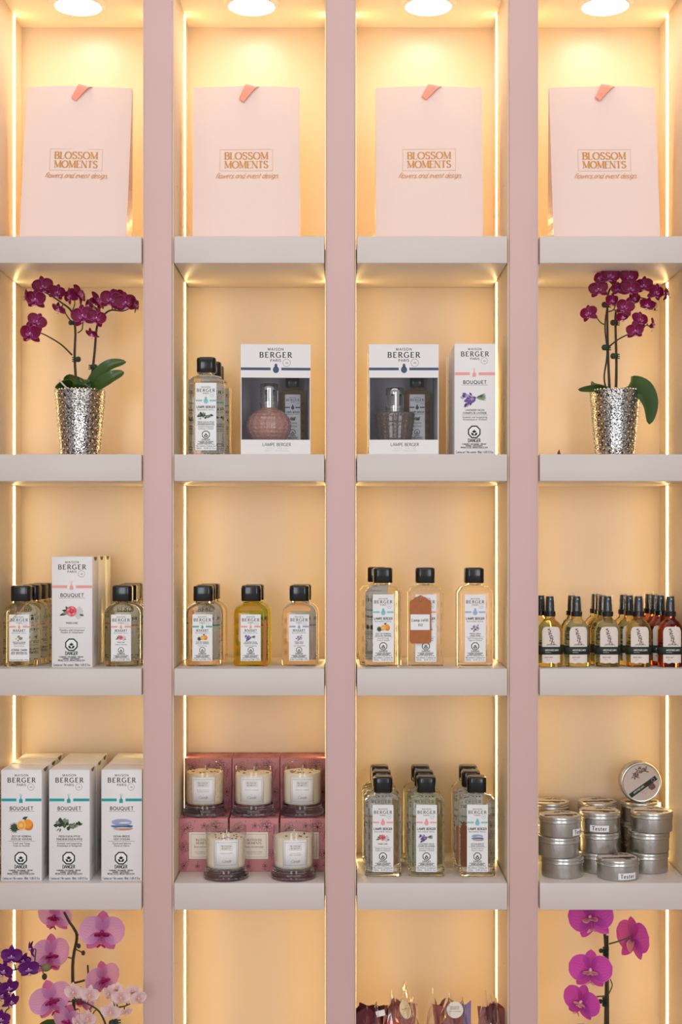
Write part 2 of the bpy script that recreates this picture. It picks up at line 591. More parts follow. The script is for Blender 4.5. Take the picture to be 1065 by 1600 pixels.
def frame(mb, x0, x1, z0, z1, w, y, mi=0):
    rect(mb, x0, x1, z0, z0 + w, y, mi)
    rect(mb, x0, x1, z1 - w, z1, y, mi)
    rect(mb, x0, x0 + w, z0 + w, z1 - w, y, mi)
    rect(mb, x1 - w, x1, z0 + w, z1 - w, y, mi)


def disc(mb, cx, cz, rx, y, mi=0, rz=None, n=18, rot=0.0):
    rz = rz or rx
    c, s = math.cos(rot), math.sin(rot)
    mb.flat([(cx + rx * math.cos(a) * c - rz * math.sin(a) * s, cz + rx * math.cos(a) * s + rz * math.sin(a) * c)
             for a in [2 * math.pi * i / n for i in range(n)]], y, mi)


def ring(mb, cx, cz, r, w, y, mi=0, n=24, a0=0.0):
    line_path(mb, [(cx + r * math.cos(a0 + 2 * math.pi * i / n), cz + r * math.sin(a0 + 2 * math.pi * i / n)) for i in range(n)], w, y, mi, True)


def leaf2d(mb, x, z, L, w, ang, y, mi=0):
    n = 6
    c, s = math.cos(ang), math.sin(ang)
    up, dn = [], []
    for i in range(n + 1):
        t = i / n
        ww = w * math.sin(math.pi * t ** 0.85) * 0.5
        up.append((x + t * L * c - ww * s, z + t * L * s + ww * c))
        dn.append((x + t * L * c + ww * s, z + t * L * s - ww * c))
    mb.flat(up + dn[-2:0:-1], y, mi)

# ------------------------------------------------------------------ shared materials
cream_paint = mat('cream_wall_paint', (226, 206, 180), 0.55, var=0.025, vscale=3, bump=0.05, bscale=120)
back_paint = mat('cream_back_panel', (214, 194, 170), 0.34, var=0.02, vscale=2, bump=0.03, bscale=90)
pink_paint = mat('dusty_pink_paint', (214, 180, 177), 0.5, var=0.02, vscale=6, bump=0.06, bscale=160)
shelf_paint = mat('white_shelf_lacquer', (214, 203, 197), 0.38, var=0.015, vscale=8, bump=0.04, bscale=70)
ceil_paint = mat('cream_ceiling_paint', (240, 230, 212), 0.6, bump=0.04)
gap_dark = mat('bracket_metal_and_hole_shade', (60, 52, 46), 0.5, 0.6)  # bracket metal, also the painted shade of the pin holes
led_mat = mat('led_diffuser', (255, 240, 210), 0.4, emit=LED_COLOR, estr=LED_STRENGTH)
lamp_mat = mat('downlight_diffuser', (255, 245, 225), 0.4, emit=DOWN_COLOR, estr=DOWN_STRENGTH)
lamp_ring = mat('downlight_white_ring', (240, 232, 220), 0.35)
carton = mat('white_carton', (232, 229, 229), 0.42, var=0.01, vscale=20, bump=0.02, bscale=300)
carton_in = mat('grey_carton_inside', (206, 204, 212), 0.6)
paper = mat('white_label_paper', (236, 236, 236), 0.5)
ink = mat('black_ink', (26, 26, 30), 0.5)
ink_grey = mat('grey_ink', (110, 110, 112), 0.5)
hazard_white = mat('hazard_white_ink', (240, 240, 240), 0.5)
cap_black = mat('glossy_black_plastic', (9, 10, 14), 0.22, coat=0.3)
clear_glass = mat('clear_bottle_glass', (252, 250, 244), 0.0, trans=1.0, ior=1.36)
kraft = mat('kraft_tag_card', (176, 106, 62), 0.75, var=0.06, vscale=120, bump=0.05)
twine = mat('beige_twine', (200, 180, 150), 0.8)
PALETTE = {
    'orange': mat('print_orange', (240, 156, 40), 0.5), 'orange2': mat('print_pale_orange', (250, 200, 110), 0.5),
    'dorange': mat('print_deep_orange', (216, 120, 24), 0.5), 'green': mat('print_green', (58, 92, 46), 0.5),
    'dgreen': mat('print_dark_green', (38, 52, 38), 0.5), 'lgreen': mat('print_sage', (126, 142, 112), 0.5),
    'rose': mat('print_rose', (226, 88, 96), 0.5), 'drose': mat('print_deep_rose', (190, 48, 66), 0.5),
    'prose': mat('print_pale_rose', (240, 150, 150), 0.5), 'grey': mat('print_soft_grey', (206, 206, 208), 0.5),
    'dgrey': mat('print_dark_grey', (88, 90, 92), 0.5), 'violet': mat('print_violet', (104, 76, 150), 0.5),
    'dviolet': mat('print_dark_violet', (66, 44, 104), 0.5), 'blue': mat('print_sea_blue', (52, 100, 148), 0.5),
    'lblue': mat('print_sky_blue', (150, 178, 216), 0.5), 'sand': mat('print_sand', (206, 160, 150), 0.5),
    'navyblue': mat('print_navy_blue', (38, 72, 118), 0.5), 'rosesand': mat('print_rose_sand', (190, 124, 120), 0.5),
    'cream': mat('print_cream', (236, 226, 200), 0.5), 'mauve': mat('print_mauve', (170, 156, 190), 0.5),
}
PK = list(PALETTE)
PM = [PALETTE[k] for k in PK]
PI_ = {k: i for i, k in enumerate(PK)}
ACCENT = {
    'teal': mat('accent_teal', (30, 160, 166), 0.5), 'coral': mat('accent_coral', (238, 160, 146), 0.5),
    'navy': mat('accent_navy', (62, 78, 112), 0.5), 'aqua': mat('accent_aqua', (130, 198, 200), 0.5),
    'sage': mat('accent_sea_green', (86, 168, 152), 0.5), 'lilac': mat('accent_lilac', (158, 160, 208), 0.5),
    'periwinkle': mat('accent_periwinkle', (160, 180, 220), 0.5), 'pink': mat('accent_pink', (244, 164, 160), 0.5),
}
LAY = 0.00014


def picture(mb, kind, cx, cz, s):
    """small printed motif; s is its width"""
    rng = random.Random(hash(kind) % 1000 if False else sum(map(ord, kind)))
    P = PI_
    y = -2 * LAY
    cnt = [0]

    def up(k):
        cnt[0] += 1
        return y - k * LAY * .8 - cnt[0] * 8e-6

    def lf(x, z, L, w, deg, col, k=0):
        leaf2d(mb, cx + x * s, cz + z * s, L * s, w * s, math.radians(deg), up(k), P[col])

    def dc(x, z, r, col, k=0, rz=None):
        disc(mb, cx + x * s, cz + z * s, r * s, up(k), P[col], rz=rz * s if rz else None)
    if kind == 'citrus':
        for d in range(0, 360, 24):
            lf(-.28, -.1, .2 + .04 * rng.random(), .06, d, 'green' if d % 48 else 'dgreen', 0)
        dc(.26, .02, .22, 'orange', 1)
        dc(.3, -.04, .17, 'dorange', 2)
        dc(.25, .05, .17, 'orange', 3)
        dc(.0, .0, .18, 'orange2', 4, .2)
        dc(-.01, .0, .14, 'orange', 5, .16)
        for d in range(0, 360, 45):
            lf(-.01, 0, .12, .05, d + 10, 'orange2', 6)
        lf(.04, .26, .24, .1, 20, 'dgreen', 2)
        lf(.14, .2, .16, .07, 70, 'green', 3)
    elif kind == 'eucalyptus':
        for i in range(40):
            t = i / 39
            x = -.46 + .92 * t
            z = .06 * math.sin(t * 7) + rng.uniform(-.11, .11) * (1 - .6 * t)
            lf(x, z, .19 - .07 * t, .15 - .06 * t, rng.uniform(0, 360), rng.choice(['dgreen', 'green', 'lgreen', 'dgreen']), i % 6)
        lf(.38, .02, .14, .07, 15, 'dgreen', 6)
        lf(-.4, -.12, .16, .05, 220, 'lgreen', 6)
        lf(-.34, -.12, .16, .05, 250, 'green', 6)
    elif kind == 'rose':
        for d, L, c in ((165, .3, 'dgreen'), (120, .28, 'green'), (200, .42, 'dgreen'), (195, .3, 'lgreen')):
            lf(-.12, .0, L, .13, d, c, 0)
        for d in range(-70, 80, 22):
            lf(.18, -.02, .3, .16, d - 5, 'grey' if d % 44 else 'cream', 1)
        lf(.3, -.1, .2, .08, -15, 'dgrey', 2)
        dc(-.02, .03, .21, 'rose', 3)
        for i in range(9):
            a = i * 40
            leaf2d(mb, cx + (-.02 + .13 * math.cos(math.radians(a))) * s, cz + (.03 + .13 * math.sin(math.radians(a))) * s, .17 * s, .1 * s,
                   math.radians(a + 100), up(4 + i % 3), P['prose' if i % 2 else 'rose'])
        dc(-.02, .04, .09, 'drose', 7)
        dc(-.01, .05, .05, 'rose', 8)
    elif kind == 'lavender':
        for i in range(56):
            t = rng.random()
            a = math.radians(200 + rng.uniform(-42, 42))
            x, z = .05 + .5 * t * math.cos(a), .06 + .5 * t * math.sin(a) * .8
            lf(x, z, .18, .085, math.degrees(a) + rng.uniform(-40, 40), rng.choice(['violet', 'dviolet', 'violet', 'mauve']), i % 6)
        for d in (2, 14, -14, 25, -4):
            lf(.05, .05, .42, .06, d, 'green' if d > 0 else 'lgreen', 1)
        for d in (40, -30, 20):
            lf(.3, .08, .14, .06, d, 'lgreen', 2)
    elif kind == 'ocean':
        dc(0, .13, .42, 'lblue', 0, .13)
        dc(-.1, .17, .22, 'mauve', 1, .05)
        dc(.12, .1, .22, 'cream', 1, .03)
        dc(.0, -.02, .46, 'lblue', 2, .05)
        dc(.02, -.04, .45, 'blue', 3, .06)
        dc(-.05, -.02, .3, 'lblue', 4, .012)
        dc(.06, -.13, .4, 'sand', 2, .08)
        dc(.05, -.1, .3, 'cream', 4, .02)
        dc(.16, .2, .2, 'lblue', 3, .03)
        dc(-.22, .08, .16, 'mauve', 3, .02)
        dc(.2, .05, .18, 'mauve', 3, .018)
        dc(.1, -.06, .3, 'navyblue', 5, .014)
        dc(.14, -.15, .25, 'rosesand', 5, .02)
    elif kind == 'linen':
        for i in range(24):
            lf(rng.uniform(-.28, .16), rng.uniform(-.12, .12), .24, .13, rng.uniform(-30, 60), rng.choice(['grey', 'mauve', 'cream', 'grey']), i % 5)
        for i in range(8):
            lf(rng.uniform(-.18, .1), rng.uniform(-.2, -.02), .16, .1, rng.uniform(0, 360), rng.choice(['violet', 'dviolet', 'mauve']), 5 + i % 2)
    elif kind == 'jasmine':
        for i in range(7):
            x, z = rng.uniform(-.25, .25), rng.uniform(-.14, .14)
            for d in range(0, 360, 72):
                lf(x, z, .15, .09, d + i * 20, 'cream' if i % 2 else 'lgreen', i)
        for i in range(6):
            lf(rng.uniform(-.2, .2), rng.uniform(-.15, .15), .22, .09, rng.uniform(0, 360), 'green', 1)
    elif kind == 'fig':
        dc(-.1, 0, .18, 'lgreen', 1)
        dc(.1, -.02, .16, 'green', 2)
        lf(.0, .05, .4, .14, 20, 'lgreen', 3)


def hazard(mb, cx, cz, r):
    """octagon warning mark: 0 black, 1 white"""
    y = -2 * LAY
    o = [(cx + r * math.cos(math.radians(22.5 + 45 * i)), cz + r * math.sin(math.radians(22.5 + 45 * i))) for i in range(8)]
    mb.flat(o, y, 0)
    mb.flat([(cx + (p[0] - cx) * .8, cz + (p[1] - cz) * .8) for p in o], y - LAY, 1)
    yy = y - 2 * LAY
    for d, L in ((90, .5), (60, .42), (120, .42), (35, .4), (145, .4)):
        leaf2d(mb, cx, cz - .12 * r, L * r, .17 * r, math.radians(d), yy, 0)
    for sx in (-1, 1):
        leaf2d(mb, cx + sx * .08 * r, cz - .44 * r, .5 * r, .3 * r, math.radians(90 - sx * 52), yy, 0)
        leaf2d(mb, cx + sx * .05 * r, cz - .5 * r, .42 * r, .16 * r, math.radians(90 - sx * 70), yy - LAY, 0)
    rect(mb, cx - .3 * r, cx + .3 * r, cz - .54 * r, cz - .42 * r, yy - LAY, 0)


def diffuser_icon(mb, cx, cz, w, mi):
    y = -2 * LAY
    rect(mb, cx - w * .5, cx + w * .5, cz - w * .65, cz + w * .3, y, mi)
    mb.flat([(cx - w * .5, cz + w * .3), (cx + w * .5, cz + w * .3), (cx + w * .15, cz + w * .55), (cx - w * .15, cz + w * .55)], y, mi)
    rect(mb, cx - w * .15, cx + w * .15, cz + w * .55, cz + w * .8, y, mi)
    for d in (72, 92, 110):
        a = math.radians(d)
        line_path(mb, [(cx, cz + w * .75), (cx + w * 1.1 * math.cos(a), cz + w * .75 + w * 1.1 * math.sin(a))], w * .06, y, mi)


def lamp_icon(mb, cx, cz, w, mi):
    y = -2 * LAY
    disc(mb, cx, cz - w * .05, w * .5, y, mi, rz=w * .56)
    rect(mb, cx - w * .2, cx + w * .2, cz + w * .4, cz + w * .62, y, mi)
    rect(mb, cx - w * .28, cx + w * .28, cz + w * .62, cz + w * .72, y, mi)
    rect(mb, cx - w * .16, cx + w * .16, cz + w * .72, cz + w * .92, y, mi)


def brand_block(T, cx, ztop, w, seal=None):
    """MAISON / BERGER / PARIS; w is the width of BERGER; returns nothing"""
    s = w / 280.0
    text(T, 'MAISON', cx, ztop - 22 * s, 22 * s, -LAY, 0, .18, .13, width=138 * s)
    text(T, 'BERGER', cx, ztop - 84 * s, 47 * s, -LAY, 0, .2, .1, serif=True, width=w)
    text(T, 'PARIS', cx, ztop - 120 * s, 22 * s, -LAY, 0, .18, .13, width=92 * s)
    if seal is not None:
        sx, sz, r = cx + 96 * s, ztop - 130 * s, 33 * s
        ring(seal, sx, sz, r, r * .09, -LAY, 0)
        text(seal, 'dip', sx, sz - r * .22, r * .55, -LAY, 0, .12, .08, shear=.3, track=.02)


def fitted(T, s, cx, z, size, maxw, **kw):
    w = text_width(s, .1) * size
    text(T, s, cx, z, size, -LAY, kw.pop('mi', 0), width=maxw if w > maxw else None, **kw)


def printed(parent, N, Pn, T):
    N.build('brand_name', ink, parent, 0, recalc=False)
    Pn.build('product_name', ink, parent, 0, recalc=False)
    o = T.build('fine_print', [ink, ink_grey], parent, 0, recalc=False)
    o['kind'] = 'stuff'


def bands(parent, accent, spans, z0, z1):
    for a, c in spans:
        m = MB()
        rect(m, a, c, z0, z1, -LAY)
        m.build('colour_band', [ACCENT[accent]], parent, 0, recalc=False)


def box_art(root, w, h, accent, pic, names, desc):
    """printed front of a tall diffuser carton; front plane is y = 0, bottom z = 0"""
    u = h / 1102.0
    T, B, Pc, Hz, Sl, N, Pn = MB(), MB(), MB(), MB(), MB(), MB(), MB()
    brand_block(N, 0, h - 40 * u, 280 * u * .98, Sl)
    bands(root, accent, ((-w / 2 + .0006, -38 * u * 1.3), (38 * u, w / 2 - .0006)), h - 310 * u, h - 282 * u)
    diffuser_icon(B, -6 * u, h - 302 * u, 36 * u, 0)
    text(Pn, 'BOUQUET', 0, h - 397 * u, 33 * u, -LAY, 0, .19, .17, width=232 * u)
    rect(T, -130 * u, 130 * u, h - 411 * u, h - 408 * u, -LAY, 1)
    picture(Pc, pic, 0, h - 548 * u, 245 * u)
    z = h - 667 * u
    for s in names:
        fitted(T, s, 0, z, 17 * u, 255 * u, thick=.2, thin=.17)
        z -= 28 * u
    rect(T, -132 * u, 132 * u, h - 708 * u, h - 705 * u, -LAY, 1)
    z = h - 737 * u
    for s in desc:
        fitted(T, s, 0, z, 18 * u, 245 * u, thick=.14, thin=.13)
        z -= 23 * u
    hazard(Hz, -6 * u, h - 875 * u, 68 * u)
    text(T, 'DANGER', -6 * u, h - 977 * u, 34 * u, -LAY, 0, .18, .16, width=124 * u)
    for i, s in enumerate(('FLAMMABLE / INFLAMMABLE - IRRITANT', 'WARNING - AVERTISSEMENT', 'IRRITANT TO EYES - IRRITANT POUR LES YEUX')):
        text(T, s, -6 * u, h - (1003 + 17 * i) * u, 13 * u, -LAY, 0, .2, .18, width=(240, 170, 268)[i] * u)
    rect(T, -120 * u, 110 * u, h - 1043 * u, h - 1041 * u, -LAY, 1)
    text(T, 'Contenu net / Net contents  180mL / 6.08 US fl.oz', -2 * u, h - 1088 * u, 25 * u, -LAY, 0, .1, .09, width=370 * u)
    printed(root, N, Pn, T)
    B.build('bottle_emblem', [ACCENT[accent]], root, 0, recalc=False)
    Pc.build('picture', PM, root, 0, recalc=False)
    Hz.build('hazard_symbol', [ink, hazard_white], root, 0, recalc=False)
    Sl.build('seal', [ink_grey], root, 0, recalc=False)


def label_art(lab, w, h, kind, accent, pic, names, desc, caution=False):
    """printed bottle label, centre bottom at the origin of the label, facing -y"""
    T, B, Pc, Hz, Sl, N, Pn = MB(), MB(), MB(), MB(), MB(), MB(), MB()
    u = w / 138.0
    H = h / u
    brand_block(N, 0, h - (24 if H > 380 else 12) * u, 118 * u, Sl if H > 0 else None)
    zb = h - (117 if H > 380 else 84) * u
    bands(lab, accent, ((-67 * u, -24 * u), (24 * u, 67 * u)), zb - 5.5 * u, zb + 5.5 * u)
    if kind == 'lamp':
        lamp_icon(B, 0, zb - 2 * u, 30 * u, 0)
        text(Pn, 'LAMPE BERGER', 0, h - 167 * u, 15 * u, -LAY, 0, .2, .18, width=122 * u)
        text(T, 'RECHARGE REFILL', 0, h - 183 * u, 9 * u, -LAY, 0, .14, .12, width=112 * u)
        picture(Pc, pic, 0, h - 220 * u, 92 * u)
        z = h - 264 * u
        for s in names:
            fitted(T, s, 0, z, 9 * u, 108 * u, thick=.2, thin=.16)
            z -= 13 * u
        rect(T, -60 * u, 60 * u, h - 281 * u, h - 279.6 * u, -LAY, 1)
        z = h - 294 * u
        for s in desc:
            fitted(T, s, 0, z, 9 * u, 100 * u, thick=.13, thin=.12)
            z -= 13 * u
        zo, ro, zd = h - 342 * u, 28 * u, h - 381 * u
        cont = ('Net contents / Contenu net', '500mL - 16.90 US fl.oz')
    else:
        diffuser_icon(B, 0, zb - 2 * u, 16 * u, 0)
        text(Pn, 'BOUQUET', 0, h - 117 * u, 14 * u, -LAY, 0, .18, .16, width=84 * u)
        text(T, 'RECHARGE REFILL', 0, h - 131 * u, 8 * u, -LAY, 0, .12, .1, width=98 * u)
        picture(Pc, pic, 0, h - 160 * u, 74 * u)
        z = h - 194 * u
        for s in names:
            fitted(T, s, 0, z, 7.5 * u, 98 * u, thick=.2, thin=.16)
            z -= 10 * u
        for s in desc[:1]:
            fitted(T, s, 0, z - 5 * u, 7.5 * u, 80 * u, thick=.13, thin=.12)
        zo, ro, zd = h - 245 * u, 22 * u, h - 276 * u
        cont = ('Net contents / Contenu net 200mL - 6.7 US fl.oz',)
    if caution:
        text(T, 'ATTENTION - CAUTION', 0, zo - 4 * u, 11 * u, -LAY, 0, .2, .17, width=108 * u)
        for i in range(2):
            text(T, 'IRRITANT - IRRITANT POUR LES YEUX', 0, zo - (18 + 10 * i) * u, 7 * u, -LAY, 0, .2, .17, width=(104, 112)[i] * u)
    else:
        hazard(Hz, 0, zo, ro)
        text(T, 'DANGER', 0, zd, 11 * u, -LAY, 0, .2, .17, width=54 * u)
        for i, s in enumerate(('FLAMMABLE INFLAMMABLE', 'WARNING AVERTISSEMENT', 'IRRITANT POUR LES YEUX')):
            text(T, s, 0, zd - (10 + 8.5 * i) * u, 7 * u, -LAY, 0, .2, .17, width=(104, 82, 112)[i] * u)
    n = len(cont)
    for i, s in enumerate(cont):
        text(T, s, 0, (8 + 15 * (n - 1 - i)) * u if n > 1 else 5 * u, (10.5 if n > 1 else 8) * u, -LAY, 0, .13, .12, width=126 * u)
    printed(lab, N, Pn, T)
    B.build('bottle_emblem', [ACCENT[accent]], lab, 0, recalc=False)
    Pc.build('picture', PM, lab, 0, recalc=False)
    if not caution:
        Hz.build('hazard_symbol', [ink, hazard_white], lab, 0, recalc=False)
    Sl.build('seal', [ink_grey], lab, 0, recalc=False)


# ------------------------------------------------------------------ the setting
PITCH = 285 * K
HALF = 118.5 * K                   # half the clear width of a bay
DEPTH = 0.25
Z_SHELF = [PZW(370, 0), PZW(710, 0), PZW(1044.5, 0), PZW(1378.5, 0)]
SH_T = 42 * K
CEIL = 2.505
COUNTER = 0.405
XC = [(c - 1.5) * PITCH for c in range(4)]

b = MB()
b.box(-2.0, 2.0, DEPTH, DEPTH + 0.02, 0.0, 2.9)
struct(b.build('wall_back', back_paint))
b = MB()
b.box(-2 * PITCH, 2 * PITCH, 0.002, DEPTH, CEIL, CEIL + 0.03)
struct(b.build('ceiling', ceil_paint))
# partitions: cream bodies with a pink facing strip on the front edge
side_names = ['wall_left', 'wall_middle_left', 'wall_middle', 'wall_middle_right', 'wall_right']
for i in range(5):
    cx = (i - 2) * PITCH
    hw = PITCH / 2 - HALF
    b = MB()
    # front panel and rear panel leave a shallow groove for the light strip
    b.box(cx - hw, cx + hw, 0.003, 0.1755, COUNTER, CEIL)
    b.box(cx - hw + .004, cx + hw - .004, 0.1755, 0.188, COUNTER, CEIL)
    b.box(cx - hw, cx + hw, 0.188, DEPTH, COUNTER, CEIL)
    w = struct(b.build(side_names[i], cream_paint))
    b = MB()
    fw = 21.5 * K
    x0, x1 = cx - fw, cx + fw
    if i == 0:
        x0 = -2.0
    if i == 4:
        x1 = 2.0
    b.box(x0, x1, -0.004, 0.003, COUNTER, CEIL + 0.35)
    struct(b.build('trim_%d' % (i + 1), pink_paint, bevel=0.0008))
    # shelf-pin holes as flat discs, the shade inside them painted dark
    for sgn in (-1, 1):
        if (sgn < 0 and i == 0) or (sgn > 0 and i == 4):
            continue
        for zz in (2.13, 1.84, 1.72, 1.44, 1.32, 1.03, 0.92, 0.64):
            hole = MB()
            n = 8
            xx = cx + sgn * (hw + .0002)
            for yy in (0.06,):
                hole.add([(xx, yy + .0022 * math.cos(2 * math.pi * k / n), zz + .0022 * math.sin(2 * math.pi * k / n)) for k in range(n)], [tuple(range(n))])
            hole.build('shelf_pin_hole', gap_dark, w, 0, recalc=False)
b = MB()
b.box(-2 * PITCH + 21.5 * K, 2 * PITCH - 21.5 * K, -0.0035, 0.003, CEIL + 0.02, CEIL + 0.35)
struct(b.build('trim_6', pink_paint))
b = MB()
b.box(-2.0, 2.0, -0.30, DEPTH, COUNTER - 0.04, COUNTER)
ct = tag(b.build('counter_top', shelf_paint, bevel=0.002), 'white counter below the lowest bays carrying the tall orchids', 'counter')
b = MB()
b.box(-2.0, 2.0, -0.27, DEPTH, 0.0, COUNTER - 0.04)
struct(b.build('baseboard_front', pink_paint))
b = MB()
b.box(-3, 3, -6, DEPTH, -0.03, 0.0)
struct(b.build('floor', mat('pale_shop_floor', (190, 180, 172), 0.5, var=0.05, vscale=2)))

# floating shelf boards, one per bay and row
COLN = ['leftmost', 'second from left', 'third from left', 'rightmost']
HOLD = [['the leftmost shopping bag', 'the second shopping bag from the left', 'the third shopping bag from the left', 'the rightmost shopping bag'],
        ['the orchid with the arching left spray', 'the pink globe lamp gift box', 'the smoky lamp gift box', 'the orchid with one big drooping leaf'],
        ['the rose diffuser box', 'the three short refill bottles', 'the bottle with the kraft tag', 'the spray bottles'],
        ['the nine teal-banded diffuser boxes', 'the jar candles and pink boxes', 'the nine tall refill bottles', 'the metal tins']]
shelf0 = None
for r in range(4):
    for c in range(4):
        if shelf0 is None:
            g = 2.6 * K
            root = thing('wall_shelf', '', 'shelf', 'thick white wall shelves')
            b = MB()
            b.box(-HALF + g * .55, HALF - g * .55, -0.006, DEPTH - .0005, -SH_T, 0)
            b.build('board', shelf_paint, root, bevel=0.0012)
            for sgn in (-1, 1):
                b = MB()
                b.box(sgn * (HALF - g * .52) - .0006, sgn * (HALF - g * .52) + .0006, 0.012, 0.06, -SH_T + .012, -.012)
                b.box(sgn * (HALF - g * .3) - .0008, sgn * (HALF - g * .3) + .0008, 0.02, 0.05, -SH_T + .02, -.02)
                b.build('bracket', gap_dark, root)
            shelf0 = root
        place(shelf0, (XC[c], 0, Z_SHELF[r]), 0, 'thick white wall shelf carrying ' + HOLD[r][c])

# warm light strips, one on each side of every bay
ROWN = ['top row', 'second row', 'third row', 'fourth row', 'lowest row']
tops = [CEIL] + [z - SH_T for z in Z_SHELF]
bots = Z_SHELF + [COUNTER]
for r in range(5):
    zh = tops[r] - bots[r]
    proto = {}
    for c in range(4):
        for sgn in (-1, 1):
            side = 'left' if sgn < 0 else 'right'
            if sgn not in proto:
                root = thing('light_strip', '', 'light strip', 'warm light strips in the bay walls')
                b = MB()
                b.box(-.0042 if sgn < 0 else 0, 0 if sgn < 0 else .0042, -.0058, .0058, 0.0015, zh - 0.0015)
                b.build('channel', lamp_ring, root)
                b = MB()
                x = [0, .0012, .0020, .0020, .0012, 0]
                yy = [-.0045, -.0045, -.003, .003, .0045, .0045]
                b.loft([[(-sgn * x[k], yy[k], z) for k in range(6)] for z in (.002, zh - .002)])
                b.build('diffuser', led_mat, root, 0)
                proto[sgn] = root
            place(proto[sgn], (XC[c] + sgn * HALF, 0.1818, bots[r]), 0,
                  'glowing warm light strip on the %s wall of the %s bay, %s' % (side, COLN[c], ROWN[r]))

# recessed ceiling downlights
root = thing('ceiling_downlight', '', 'downlight', 'round recessed downlights')
b = MB()
b.lathe([(.0445, -.004), (.0455, -.0065), (.053, -.0045), (.055, -.0015), (.055, 0), (.0445, 0)], 40, close=True)
b.build('rim', lamp_ring, root)
b = MB()
b.lathe([(.0443, -.0005), (.0443, -.0035), (.038, -.0052), (.02, -.006), (.004, -.0062)], 40)
b.build('diffuser', lamp_mat, root)
for c in range(4):
    px = (122, 393, 669, 945)[c]
    place(root, (PXW(px, .125), 0.125, CEIL), 0, 'round glowing ceiling downlight over %s' % HOLD[0][c])

# ------------------------------------------------------------------ shopping bags
bag_paper = mat('glossy_blush_paper', (235, 212, 203), 0.32, coat=0.3, bump=0.05, bscale=14)
gold = mat('gold_foil', (176, 122, 56), 0.36, 0.85)
gold_thin = mat('gold_foil_thin_line', (190, 150, 100), 0.35, 0.6)
coral_ribbon = mat('coral_satin_ribbon', (250, 160, 138), 0.4)
BW, BH = 0.208, 0.317


def make_bag(label, seed):
    rng = random.Random(seed)
    root = thing('shopping_bag', label, 'shopping bag', 'blush paper shopping bags')
    b = MB()
    # front panel with slight buckling, side gussets folded in, back panel
    nx, nz = 20, 28
    V, F = [], []
    ph = rng.random() * 6

    def front(u, t):
        x = (u - .5) * BW
        buck = .0018 * math.sin(3 * u + ph) * math.sin(math.pi * t) + .0012 * math.sin(7 * u + 5 * t + ph) * t
        return (x, buck + .012 * t, t * BH + (.003 * math.sin(math.pi * u) if t > .99 else 0))

    def back(u, t):
        x = (u - .5) * BW
        return (x, .07 - .052 * t, t * BH * (1 - .004 * t))
    for fn in (front, back):
        base = len(V)
        for j in range(nz + 1):
            for i in range(nx + 1):
                V.append(fn(i / nx, j / nz))
        for j in range(nz):
            for i in range(nx):
                a = base + j * (nx + 1) + i
                F.append((a, a + 1, a + nx + 2, a + nx + 1))
    b.add(V, F)
    b.build('panel', bag_paper, root, 50)
    for sgn in (0, 1):
        g = MB()
        L = []
        for j in range(nz + 1):
            t = j / nz
            f, k = front(sgn, t), back(sgn, t)
            inx = (.5 - sgn) * 2 * .030 * min(1, t * 1.6) + (-.017 if sgn == 0 and t < .2 else 0) * (1 - t / .2)
            L.append((f, ((f[0] + k[0]) / 2 + inx, (f[1] + k[1]) / 2, f[2]), k))
        vv = [p for row in L for p in row]
        ff = []
        for j in range(nz):
            for q in (0, 1):
                a = j * 3 + q
                ff.append((a, a + 1, a + 4, a + 3))
        g.add(vv, ff)
        g.build('gusset', bag_paper, root, 0)
    # gold print follows the front panel
    T, Sc, Fr = MB(), MB(), MB()
    text(T, 'BLOSSOM', 0, .1725, .0137, 0, 0, .2, .045, serif=True, width=.0845)
    text(T, 'MOMENTS', 0, .1548, .0137, 0, 0, .2, .045, serif=True, width=.0845)
    text(Sc, 'flowers and event design', 0, .1345, .0098, 0, 0, .11, .07, shear=.5, width=.121, track=.03)
    for i in range(6):
        x = -.055 + .0215 * i
        line_path(Sc, [(x, .1345), (x + .006, .1338), (x + .012, .1346)], .0004, 0)
    frame(Fr, -.0515, .0515, .1488, .1922, .0005, 0)

    def onto(p):
        f = front(p.x / BW + .5, p.z / BH)
        return (p.x, f[1] - .0009, p.z)
    for mb, nm, m in ((T, 'gold_lettering', gold), (Sc, 'script_lettering', gold), (Fr, 'gold_frame', gold_thin)):
        mb.move(onto)
        mb.build(nm, m, root, 0, recalc=False)
    # satin ribbon pulled through the top, folded over the front
    R = MB()
    k = .8 + .5 * rng.random()
    path = [(.010, .028, BH - .006), (.013, .016, BH + .004), (.010, .0085, BH + .004), (.002, .0065, BH - .006 * k), (-.010, .0075, BH - .021 * k)]
    path = catmull([Vector(p) for p in path], 4)
    loops = []
    for i, p in enumerate(path):
        t = i / (len(path) - 1)
        w = .0175 * (1 - .66 * t)
        s = Vector((.80, -.12, -.58 + .5 * (1 - t))).normalized() * w
        nrm = Vector((0.05, -1, .1)) * .0005
        loops.append([p - s - nrm, p - s * .2 - nrm + Vector((0, -.0022, 0)), p + s - nrm, p + s + nrm, p - s * .2 + nrm + Vector((0, -.0022, 0)), p - s + nrm])
    R.loft(loops)
    R.build('ribbon', coral_ribbon, root, 60)
    return root


BAGS = [(113, 'blush paper shopping bag leaning clockwise, leftmost on the top row', .022, -.03),
        (384.5, 'blush paper shopping bag with large pale ribbon tuft, second on the top row', -.004, .015),
        (670.5, 'blush paper shopping bag with small coral ribbon tuft, third on the top row', .002, -.01),
        (948.5, 'blush paper shopping bag at the right end of the top row', -.012, .03)]
for i, (px, lab, roll, yaw) in enumerate(BAGS):
    r_ = make_bag(lab, 5 + i * 3)
    r_.location = (PXW(px, .085), .085, Z_SHELF[0] + .0022)
    r_.rotation_euler = (-.065, roll, yaw)

# ------------------------------------------------------------------ tall diffuser cartons
CW, CH, CD = 0.0765, 0.2085, 0.0665


